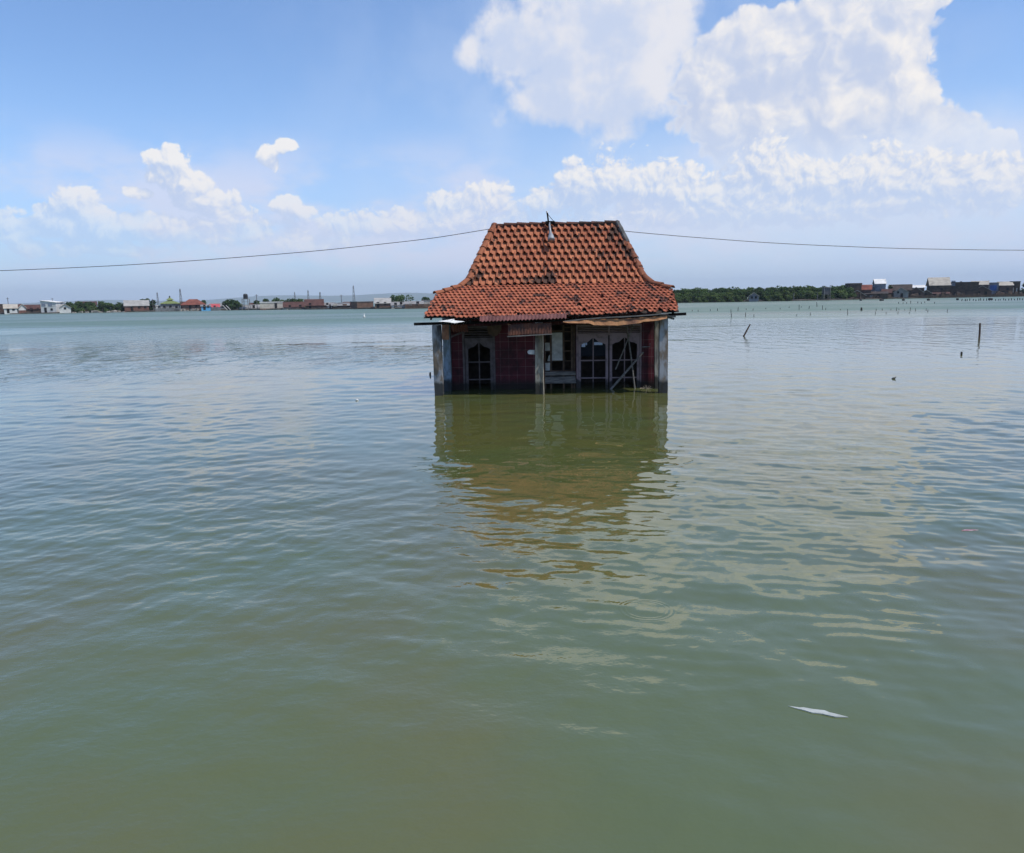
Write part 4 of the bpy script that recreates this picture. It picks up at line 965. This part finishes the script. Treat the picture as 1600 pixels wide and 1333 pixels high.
V('blue grey house with a bright blue tarp on its front', 1541, 1560, 462, 442.5, 441.5, DR(1550) + 6, 6, 'flat', 'bluegrey', 'rgrey', 0, (('tarp', .6, 2.6, 5.0, 2.6, 'tarp'),))
V('brown house with a pale roof slab right of the blue tarp', 1557, 1582, 461, 446, 440, DR(1570) + 3, 8, 'gable_x', 'woodb', 'rbeige', 12, (win(.6, 2.8, 1.0), door(.3)))
V('narrow flat topped black house with white posts at the right end of the village', 1579, 1594, 461, 440.5, 439.5, DR(1586) + 2, 7, 'flat', 'wood', 'rblack', 0, (('window', .35, 1.6, 3.8, .35, 'white'), ('window', .7, 1.8, 3.6, .35, 'white')))
V('dark shack beyond the last tree at the right edge', 1604, 1650, 460, 446, 440, DR(1625) + 4, 8, 'gable_x', 'wood', 'rblack')

# ------------------------------------------------------------------ masts, poles, tank, fences
STEELD = mat('dark mast steel', (0.10, 0.10, 0.11), (0.16, 0.15, 0.15), 1, .7)
def mast(label, px, yt, yb, D, w, group='masts behind the far village'):
    c = at(px, yb, D); H = at(px, yt, D).z; e = empty('lattice_mast', (c.x, c.y, 0)); tag(e, label, 'mast', group)
    b = MB(); n = max(5, int(H / 3.5))
    def cr(t): return w * (1 - .75 * t) / 2
    for sx, sy in ((-1, -1), (1, -1), (1, 1), (-1, 1)): b.bar((sx * cr(0), sy * cr(0), -.3), (sx * cr(1), sy * cr(1), H), w * .07)
    for i in range(n):
        t0, t1 = i / n, (i + 1) / n
        for k in range(4):
            s_ = [(-1, -1), (1, -1), (1, 1), (-1, 1)]; a, c_ = s_[k], s_[(k + 1) % 4]
            b.bar((a[0]*cr(t0), a[1]*cr(t0), H*t0), (c_[0]*cr(t1), c_[1]*cr(t1), H*t1), w * .045); b.bar((a[0]*cr(t1), a[1]*cr(t1), H*t1), (c_[0]*cr(t1), c_[1]*cr(t1), H*t1), w * .04)
    b.build('lattice', STEELD, e)
    b = MB(); b.tube([(0, 0, H), (0, 0, H + H * .05)], w * .05, 5)
    for zz_ in (.86, .95): b.box((-w * .22, -w * .22, H * zz_), (w * .22, w * .22, H * zz_ + w * .18))
    b.build('antenna', STEELD, e)
mast('lattice mast rising between the mosque and the red hip roof', 283.5, 452, 480, 420, 1.4)
mast('shorter dark mast just left of the mosque', 247.5, 457.5, 480, 400, 1.1)
mast('tallest lattice mast, above the flat brown block', 553.5, 447, 478, 430, 1.4)
mast('mast above the steep dark red roof', 482.5, 454, 478, 430, 1.3)
mast('slim mast between the tiny white hut and the steep red roof', 501, 457, 478, 430, 1.5)
mast('faint mast over the brown tiled house', 461.5, 457, 478, 520, 1.4)
def pole(label, px, yt, yb, D, r=.11, name='utility_pole', group='poles in the far village', arm=True):
    c = at(px, yb, D); H = at(px, yt, D).z; e = empty(name, (c.x, c.y, 0)); tag(e, label, 'pole', group)
    b = MB(); b.tube([(0, 0, -.3), (0, 0, H)], [r * 1.2, r], 6); b.build('shaft', STEELD, e)
    if arm: b = MB(); b.bar((-.7, 0, H - .5), (.7, 0, H - .5), .12); b.build('crossarm', STEELD, e)
pole('dark pole above the long white shed at the far left', 14, 465, 485, 346, .13)
pole('short pole on top of the white two storey block', 83, 465.5, 480, 344, .1)
pole('thin pole right of the water tower', 402, 460, 482, 336, .13)
pole('dark pole above the open grey shed', 534, 460.5, 480, 330, .12)
pole('pale pole standing in front of the mangrove', 1240, 457.5, 470, 316, .14, arm=False)
pole('thin pole just left of the mosque annex', 239.5, 467, 482, 344, .12)
pole('pale pole standing before the mangrove near the grey scaffold', 1277, 457, 471, 314, .12, arm=False)
def water_tower():
    D = 336; c = at(384.5, 476, D); e = empty('water_tower', (c.x, c.y, 0)); tag(e, 'water tower with a black round tank on four pale legs', 'water tower')
    zt = at(384.5, 459, D).z; zb = at(384.5, 467.3, D).z; b = MB()
    b.tube([(0, 0, zb + .1), (0, 0, zt - .5), (0, 0, zt - .1), (0, 0, zt)], [.95, .95, .7, .25], 14); b.build('tank', mat('black tank plastic', (.02, .02, .022), None, rough=.4), e)
    b = MB(); b.box((-1.3, -1.3, zb - .12), (1.3, 1.3, zb + .1)); b.build('platform', vmat('grey'), e)
    for sx in (-1, 1):
        for sy in (-1, 1): b = MB(); b.bar((sx * 1.35, sy * 1.35, -.3), (sx * 1.15, sy * 1.15, zb - .12), .22); b.build('leg', vmat('grey'), e)
    b = MB()
    for z in (zb * .45, zb * .75):
        for s_ in (-1, 1): b.bar((-1.25, s_ * 1.25, z), (1.25, s_ * 1.25, z), .1); b.bar((s_ * 1.25, -1.25, z), (s_ * 1.25, 1.25, z), .1)
    b.build('brace', vmat('grey'), e)
water_tower()
def fence(label, px0, px1, y, D, h, mk):
    p, q = gp(px0, D), gp(px1, D); b = MB(); n = max(4, int((Vector(q) - Vector(p)).length / .55))
    for i in range(n):
        a = Vector(p).lerp(Vector(q), i / n); hh = h * random.uniform(.75, 1.1)
        b.box((a.x - .22, a.y - .06, -.2), (a.x + .22, a.y + .06, hh), .04)
    b.bar(Vector(p) + Vector((0, .08, h * .6)), Vector(q) + Vector((0, .08, h * .6)), .1)
    tag(b.build('fence', vmat(mk)), label, 'fence', 'fences along the far bank')
fence('ragged grey fence at the water below the mosque', 243, 283, 486, D0 - 6, 1.6, 'grey')
fence('low grey fence right of the blue house', 329, 346, 486, D0 - 6, 1.7, 'grey')
fence('brown plank fence at the water below the last white block', 634, 690, 482, DL(660) - 5, 1.5, 'brown')
fence('black plank fence at the water before the right bank shacks', 1330, 1600, 466, DR(1450) - 6, 1.3, 'wood')
def planks():
    for k, (a, b_) in enumerate(((348, 355), (353, 360))):
        p = at(a, 477, D0 - 5); q = gp(b_, D0 - 6); b = MB(); b.bar((p.x, p.y, p.z), (q[0], q[1], 0.1), .5, .12)
        tag(b.build('leaning_plank', vmat('grey')), ('grey plank leaning down before the dark round tree, nearer the blue house', 'grey plank leaning down before the dark round tree, nearer the water tower')[k], 'plank', 'planks leaning before the dark round tree')
planks()
def scaffold():
    D = DR(1292) - 3; c = at(1292, 470, D); H = at(1292, 449, D).z; e = empty('scaffold_hut', (c.x, c.y, 0)); tag(e, 'tall grey plank hut on stilts in front of the mangrove', 'hut')
    for sx in (-1, 1):
        for sy in (0, 2): b = MB(); b.bar((sx * 1.2, sy, -.4), (sx * 1.2, sy, H), .16); b.build('stilt', vmat('grey'), e)
    b = MB(); b.box((-1.2, .1, H * .45), (1.2, 1.9, H * .97)); b.build('wall', mat('grey reed wall', (.10, .10, .11), (.06, .06, .065), 2, .9), e)
    b = MB(); b.box((-1.4, -.2, H * .97 + .002), (1.4, 2.2, H * 1.02)); b.build('roof', vmat('grey'), e)
scaffold()
# rubble and driftwood along the left bank
RUB = mat('pale rubble', (.40, .36, .31), (.22, .19, .16), .8, .9)
for k, (px0, px1, n_) in enumerate(((112, 195, 26), (244, 312, 26), (440, 475, 10), (610, 660, 16))):
    b = MB()
    for i in range(n_):
        q = gp(random.uniform(px0, px1), 336 - random.uniform(0, 3) - (0 if px0 < 400 else 336 - DL(px0) + 3)); s_ = random.uniform(.25, .7)
        b.box((q[0] - s_, q[1] - s_, -.1), (q[0] + s_, q[1] + s_, s_ * random.uniform(.6, 1.4)), s_ * .25)
    tag(b.build('rubble', RUB), kind='stuff')

CLUT = mat('weathered planks and sheets', (.10, .065, .045), (.035, .028, .024), .9, .9, .4, .6, dirt=(.16, .10, .07))
b = MB()
for i in range(120):                              # lean-tos, planks and nets piled along the right water edge
    px = random.uniform(1330, 1600); q = gp(px, DR(px) - random.uniform(.5, 3)); w_ = random.uniform(.3, 1.6); h_ = random.uniform(.5, 2.6) * (1 if random.random() < .7 else .5)
    if random.random() < .5: b.bar((q[0] - w_, q[1], random.uniform(0, .6)), (q[0] + w_, q[1] + random.uniform(-.5, .5), random.uniform(.4, h_)), random.uniform(.1, .35), .1)
    else: b.box((q[0] - w_ * .6, q[1] - .4, -.2), (q[0] + w_ * .6, q[1] + .4, h_), .15)
tag(b.build('debris', CLUT), kind='stuff')
# ------------------------------------------------------------------ trees
BARK = mat('bark', (.10, .075, .055), (.06, .045, .035), 3, .95)
def leaf_mat(name, a, b_):
    M = bpy.data.materials.new(name); M.use_nodes = True; t = NT(M.node_tree); t.n.clear()
    o = t.new('ShaderNodeOutputMaterial'); g = t.new('ShaderNodeNewGeometry'); d = t.new('ShaderNodeBsdfDiffuse'); tr = t.new('ShaderNodeBsdfTranslucent'); mx = t.new('ShaderNodeMixShader')
    oi = t.new('ShaderNodeObjectInfo')
    c = t.mix(g.outputs['Random Per Island'], a, b_); c = t.mix(t.math('MULTIPLY', oi.outputs['Random'], .5), c, tuple(x * .6 for x in a))
    t.put(d.inputs[0], c); t.put(tr.inputs[0], c); mx.inputs[0].default_value = .3; t.l.new(d.outputs[0], mx.inputs[1]); t.l.new(tr.outputs[0], mx.inputs[2]); t.l.new(mx.outputs[0], o.inputs[0])
    MATS[name] = M; return M
LEAF = leaf_mat('mangrove leaves', (.050, .095, .030), (.11, .16, .052))
LEAFD = leaf_mat('dark leaves', (.034, .068, .023), (.075, .115, .040))
LEAFL = leaf_mat('light leaves', (.075, .12, .035), (.12, .16, .055))
def crown_mesh(w, h, lumps, n, size, low=.12, open_=1.0):
    b = MB(); L = []
    for i in range(lumps):
        a = random.uniform(0, 2 * math.pi); rr = math.sqrt(random.random()) * .36 * w
        zc = h * random.uniform(.30, .80) ; r = random.uniform(.20, .33) * min(w, h * 1.3) * (1.15 - .5 * zc / h)
        L.append((Vector((math.cos(a) * rr, math.sin(a) * rr, zc)), r))
    L.append((Vector((0, 0, h * .72)), min(w, h) * .28))
    for i in range(max(2, lumps // 2)):
        a = random.uniform(0, 2 * math.pi); L.append((Vector((math.cos(a) * w * .34, math.sin(a) * w * .34, h * random.uniform(low, .32))), .20 * w))
    for i in range(n):
        c, r = random.choice(L); v = Vector((random.gauss(0, 1), random.gauss(0, 1), random.gauss(0, 1))).normalized()
        p = c + Vector((v.x, v.y, v.z * .8)) * r * random.uniform(.55, 1.08) ** .7
        p.z = max(p.z, .05)
        nrm = (v + Vector((random.gauss(0, .6), random.gauss(0, .6), random.gauss(0.3, .6)))).normalized(); a = nrm.orthogonal().normalized(); q = nrm.cross(a); th = random.uniform(0, 6.28)
        a, q = a * math.cos(th) + q * math.sin(th), q * math.cos(th) - a * math.sin(th); s_ = size * random.uniform(.6, 1.3)
        b.add([p - a * s_ - q * s_ * .45, p + a * s_ * .2 - q * s_ * .6, p + a * s_, p + a * s_ * .1 + q * s_ * .6, p - a * s_ * .8 + q * s_ * .35], [(0, 1, 2, 3, 4)])
    return b, L
def make_tree(name, label, cat, w, h, lumps, n, size, leaf, group, low=.12):
    e = empty(name); tag(e, label, cat, group); b, L = crown_mesh(w, h, lumps, n, size, low); b.build('crown', leaf, e)
    t = MB(); top = Vector((random.uniform(-.2, .2), random.uniform(-.2, .2), h * .55)); t.tube([(0, 0, -.6), (random.uniform(-.1, .1), 0, h * .25), top], [.04 * h, .03 * h, .012 * h], 6)
    for c, r in L[:6]: t.tube([Vector((0, 0, h * .2)).lerp(top, random.uniform(0, .5)), (c + Vector((0, 0, -r * .2)))], [.014 * h, .005 * h], 5)
    for k in range(4): a = k * 1.6 + random.random(); t.tube([(0, 0, h * .14), (math.cos(a) * .12 * w, math.sin(a) * .12 * w, -.5)], [.012 * h, .01 * h], 5)
    t.build('trunk', BARK, e); return e
random.seed(5)
MG = 'mangrove trees along the right bank'
protos = [make_tree('mangrove_tree', 'green mangrove tree in the thick row along the right bank', 'tree', w, h, l, 1300, .36, lf, MG, .08) for w, h, l, lf in ((7.0, 5.6, 8, LEAF), (6.2, 6.0, 7, LEAFD), (8.0, 5.4, 9, LEAF), (5.6, 4.6, 6, LEAFL))]
used = [False] * 4
def put(k, px, D, top, sx=1.0):
    o = protos[k] if not used[k] else copy_tree(protos[k]); used[k] = True
    p = gp(px, D); H = [5.6, 6.0, 5.4, 4.6][k]; s_ = max(.35, at(px, top, D).z / H)
    o.location = (p[0], p[1], 0.1); o.scale = (s_ * sx, s_ * sx, s_); o.rotation_euler = (0, 0, random.uniform(0, 6.28)); return o
def topline(px):
    pts = [(980, 452), (1055, 452), (1075, 451.5), (1110, 449.5), (1150, 449), (1190, 449), (1230, 447.5), (1265, 447), (1290, 448), (1310, 446.5), (1326, 444.5), (1345, 443)]
    for (a, ya), (b_, yb_) in zip(pts, pts[1:]):
        if a <= px <= b_: return ya + (yb_ - ya) * (px - a) / (b_ - a)
    return 446
x = 1002
while x < 1336:
    put(random.choice((0, 1, 1, 2)), x, DR(x) + 14 + random.uniform(-2, 4), topline(x) + random.uniform(-.8, 1.0), 1.1); x += random.uniform(9, 13)
x = 1000
while x < 1325:
    if not 1164 < x < 1190: put(random.choice((0, 2, 3, 3)), x, DR(x) + 3 + random.uniform(-3, 3), topline(x) + random.uniform(4, 8), 1.15)
    x += random.uniform(10, 16)
x = 1003
while x < 1235:
    if not 1160 < x < 1192: put(3, x, DR(x) - 4, topline(x) + random.uniform(10, 14), 1.25)
    x += random.uniform(11, 17)
random.seed(15)
def tree_at(label, px0, px1, top, D, leaf, name='tree', group='trees among the far houses', n=1100, size=.36, low=.1):
    w = (at(px1, 470, D) - at(px0, 470, D)).length; p = gp((px0 + px1) / 2, D); h = at((px0 + px1) / 2, top, D).z
    e = make_tree(name, label, 'tree', w * 1.12, h, 7, n, size, leaf, group, low); e.location = (p[0], p[1], .1); e.rotation_euler = (0, 0, random.uniform(0, 6)); return e
for (x0, x1, t_, D, lf, lab) in (
    (99, 118, 471.5, 342, LEAFD, 'dark bush touching the small beige house'), (112, 136, 470.5, 343, LEAFD, 'broad dark bush second from the small beige house'), (128, 150, 471.5, 344, LEAFD, 'dark bush in the middle of the left bank shrubs'),
    (104, 132, 477, 338, LEAF, 'low spreading shrub at the water under the broad dark bush'), (134, 152, 478, 338, LEAFL, 'low pale shrub at the water beside the pointed tree'), (150, 168, 469.5, 340, LEAF, 'pointed light green tree among the left bank shrubs'),
    (163, 181, 473.5, 339, LEAF, 'rounded green shrub right of the pointed tree'), (176, 196, 472, 341, LEAFD, 'dark shrub next to the brick house with the pale grey roof'),
    (221, 237, 465, 352, LEAFD, 'sparse tree rising behind the pale grey roof'), (235, 247, 466.5, 350, LEAFD, 'thin dark tree left of the mosque annex'), (310, 324, 469, 352, LEAF, 'small tree behind the right end of the red hip roof'),
    (346, 366, 467.5, 340, LEAFD, 'dark round tree between the blue house and the water tower'), (360, 379, 469, 339, LEAFD, 'dark tree crowding the left side of the water tower'),
    (395, 411, 469.5, 346, LEAFD, 'low tree right of the water tower'), (407, 424, 466.5, 350, LEAFD, 'tree behind the left end of the pale box house'), (422, 446, 465.5, 350, LEAF, 'wide tree behind the right end of the pale box house'),
    (443, 462, 466, 345, LEAFD, 'tree behind the brown tiled roof'), (458, 479, 466.5, 340, LEAF, 'tree against the left side of the steep dark red roof'),
    (610, 645, 459.5, 318, LEAF, 'large round tree rising behind the low dark grey roof'), (655, 673, 463.5, 322, LEAFD, 'small dark tree behind the white block near the orange eave'),
    (1383, 1394, 442.5, DR(1388) + 10, LEAFD, 'bushy tree between the tall white roofed house and the broad black shack'), (1592, 1612, 440.5, DR(1600) + 2, LEAFD, 'dark tree at the right end of the village'), (1320, 1334, 443, DR(1326) + 14, LEAFD, 'dark tree behind the black shack at the left end of the right village'),
    (1508, 1522, 439.5, DR(1515) + 14, LEAFD, 'tree top showing over the large flat topped black shack')):
    tree_at(lab, x0, x1, t_, D, lf, n=900 if x1 - x0 > 14 else 600)
#</VILLAGE>
#<STAKES>
# ------------------------------------------------------------------ stakes and floats in the water
random.seed(31)
STK = mat('wet stake wood', (.055, .045, .038), (.03, .026, .024), 6, .8)
STK2 = mat('reddish stake wood', (.12, .065, .045), (.06, .04, .032), 6, .8)
GS = 'small stakes of old fish traps'
def stake(px, yt, yb, w=None, label='thin dark stake in the scattered rows standing in the water before the right bank', group=GS, mt=STK, dx_=0.0, name='stake'):
    p = gnd(px, yb); D = p.y; zt = at(px, yt, D).z; tx = at(px + dx_, yt, D).x - at(px, yt, D).x
    r = w or max(.045, D * 0.95 / 1230 / 2); j = random.uniform(-.12, .12) * zt if not dx_ else 0
    b = MB(); k_ = (tx + j) / zt; b.tube([(-k_ * .5, 0, -.5), (k_ * zt * .5, 0, zt * .5), (tx + j, 0, zt)], [r, r * .95, r * .75], 6)
    return tag(b.build(name, mt, None, (p.x, p.y, 0)), label, 'stake', group)
for s_ in ((1143,483.5,496),(1165,488,495.5),(1178,491,495.5),(1081.5,484,487),(1091,484,487),(1110,483,486),(1121,482,486),(1153,480,486),(1166,482,484.5),(1176.5,482,485.5),(1196.5,481,483),(1219,481,483.5),(1233,479,481),
   (1248.5,476,484),(1252,478.5,480.5),(1264,478,483),(1276.5,472,479.5),(1285.5,477,484),(1290,481,484),(1313,483,485),(1324.5,483,491.5),(1245,491,494),(1266,488,493),(1367.5,487,491),(1369,482.5,485.5),(1378.5,482,485.5),
   (1384.5,487.5,490.5),(1392,482.5,485),(1400.5,480.5,486),(1403,486.5,490),(1404.5,482.5,485),(1413.5,483,485),(1422,480.5,486),(1420.5,487.5,490),(1430.5,482,486.5),(1447,482,485.5),(1449.5,483.5,488),(1480,483,488),(1404,472,474.5),
   (1411,472.5,474.5),(1416.5,472,474.5),(1423,470,474.5),(1434,471,474),(1439.5,472,475),(1445,471,473.5),(1460,472,474.5)): stake(*s_)
stake(1346, 480.5, 485.5, .17, 'stout short post among the thin stakes before the right bank', 'posts in the water')
for px in list(np.arange(1503, 1600, 4.3)) + [1610, 1616, 1624]:
    px = float(px + random.uniform(-1, 1)); yb = 470.4 - (px - 1500) * .012 + random.uniform(-.3, .3)
    stake(px, yb - random.uniform(2.0, 4.0), yb, .12, 'short stake in the close row of a fish trap near the right edge', 'close row of stakes near the right edge')
stake(1162, 507, 525.5, .06, 'slanting stick alone in the water right of the house', 'posts in the water', STK2, 9.5, 'leaning_stick')
p = gnd(1530, 527); b = MB(); zt = at(1530, 505, p.y).z; b.tube([(0, 0, -.6), (.01, 0, .3), (-.015, 0, zt)], [.058, .06, .055], 9)
tag(b.build('mooring_post', STK2, None, (p.x, p.y, 0)), 'upright brown post standing alone at the right', 'post', 'posts in the water')
for k, (px, yb, w_, lab) in enumerate(((1345, 468.6, 4, 'first black float from the left before the shacks'), (1377.5, 468.8, 8, 'wide black float second from the left before the shacks'), (1411.5, 468.6, 4.5, 'black float below the grey gabled front'),
       (1450.5, 468.4, 5, 'black float below the tall pale roof'), (1496, 467.8, 4, 'round black float below the pale blue window'), (1547.5, 467.6, 8, 'wide black float under the blue tarp'))):
    p = gnd(px, yb + 1.3); s_ = w_ * p.y / 1230 / 2 * .85; b = MB(); b.smooth = True
    b.tube([(-s_, 0, .2), (-s_ * .8, 0, .22), (0, 0, .24), (s_ * .8, 0, .22), (s_, 0, .2)], [.15, .36, .42, .36, .15], 10)
    tag(b.build('float', mat('black float plastic', (.018, .018, .02), (.03, .03, .03), 3, .6), None, (p.x, p.y, 0)), lab, 'float', 'black floats before the right village')
# small floating things and a painted glint on the water
p = gnd(569, 496.5); b = MB(); b.smooth = True; D = p.y; b.tube([(0, 0, -.1), (0, 0, .12), (.0, 0, .30), (.02, 0, .48), (.03, 0, .72), (.03, 0, .8)], [.16, .2, .17, .08, .05, .02], 10)
tag(b.build('buoy', WHITE, None, (p.x, p.y, 0)), 'small white buoy on the water in front of the left bank', 'buoy')
p = gnd(672, 586.5); b = MB(); b.smooth = True; b.tube([(0, 0, -.05), (0, 0, .0), (.005, 0, .05), (.01, 0, .10), (.012, 0, .135)], [.025, .036, .04, .032, .015], 10)
tag(b.build('floating_bottle', mat('black bottle', (.012, .012, .014), None, rough=.4), None, (p.x, p.y, 0)), 'small black bottle bobbing left of the house', 'bottle')
p = gnd(1397, 592); b = MB(); b.smooth = True; b.tube([(-.09, 0, .0), (-.04, 0, .02), (.02, 0, .03), (.05, 0, .05), (.06, 0, .08)], [.01, .03, .032, .018, .008], 8)
tag(b.build('floating_debris', mat('mottled drift', (.16, .15, .13), (.05, .05, .05), 20, .8), None, (p.x, p.y, 0)), 'little dark scrap adrift on the pale water right of the house', 'debris')
p = gnd(1502, 554); b = MB(); b.tube([(0, 0, -.3), (0.01, 0, .13)], [.05, .045], 8); tag(b.build('stump', STK, None, (p.x, p.y, 0)), 'short dark stump below the upright brown post', 'post', 'posts in the water')
p = gnd(558, 626); b = MB(); b.smooth = True; b.tube([(-.05, 0, .0), (0, 0, .02), (.05, 0, .0)], [.01, .035, .01], 8); tag(b.build('foam_scrap', WHITE, None, (p.x, p.y, 0)), 'tiny white foam scrap floating left of the house', 'scrap')
def sheet(name, mt, px, py, w, d, label, cat, pts=14):
    p = gnd(px, py); b = MB(); vs = []
    for i in range(pts):
        a = 2 * math.pi * i / pts; rr = random.uniform(.5, 1.12); vs.append((math.cos(a) * w * rr, math.sin(a) * d * rr, .006 + random.uniform(0, .002)))
    n = len(vs); vs += [(x, y, z - .008) for x, y, z in vs]
    b.add(vs, [tuple(range(n)), tuple(range(2*n-1, n-1, -1))] + [(i, n + i, n + (i+1) % n, (i+1) % n) for i in range(n)])
    o = b.build(name, mt, None, (p.x, p.y, 0)); return tag(o, label, cat)
sheet('plastic_wrapper', mat('pink plastic', (.36, .12, .17), (.45, .36, .37), 9, .5), 1515, 829, .115, .03, 'flat pink plastic wrapper floating at the right', 'wrapper')
o = sheet('glint_sheet', mat('glint white', (.42, .44, .41), (.32, .34, .31), 10, .6), 1278, 1113, .19, .036, 'flat glint white strip floating in the near water', 'scrap'); o.rotation_euler = (0, 0, rad(-24))  # bright sky reflection on the water, put in as a pale flat sheet
#</STAKES>
#<HAZE>
# ------------------------------------------------------------------ haze
hz = MB(); hz.box((-14500, -250, -1.0), (14500, 12000, 230))
HM = bpy.data.materials.new('haze air'); HM.use_nodes = True; t = NT(HM.node_tree); t.n.clear()
o = t.new('ShaderNodeOutputMaterial'); pv = t.new('ShaderNodeVolumePrincipled'); t.l.new(pv.outputs[0], o.inputs['Volume'])
pv.inputs['Color'].default_value = (0.77, 0.89, 1.0, 1); pv.inputs['Density'].default_value = 1.1e-4; pv.inputs['Anisotropy'].default_value = 0.0
tag(hz.build('haze', HM), kind='stuff')
#</HAZE>
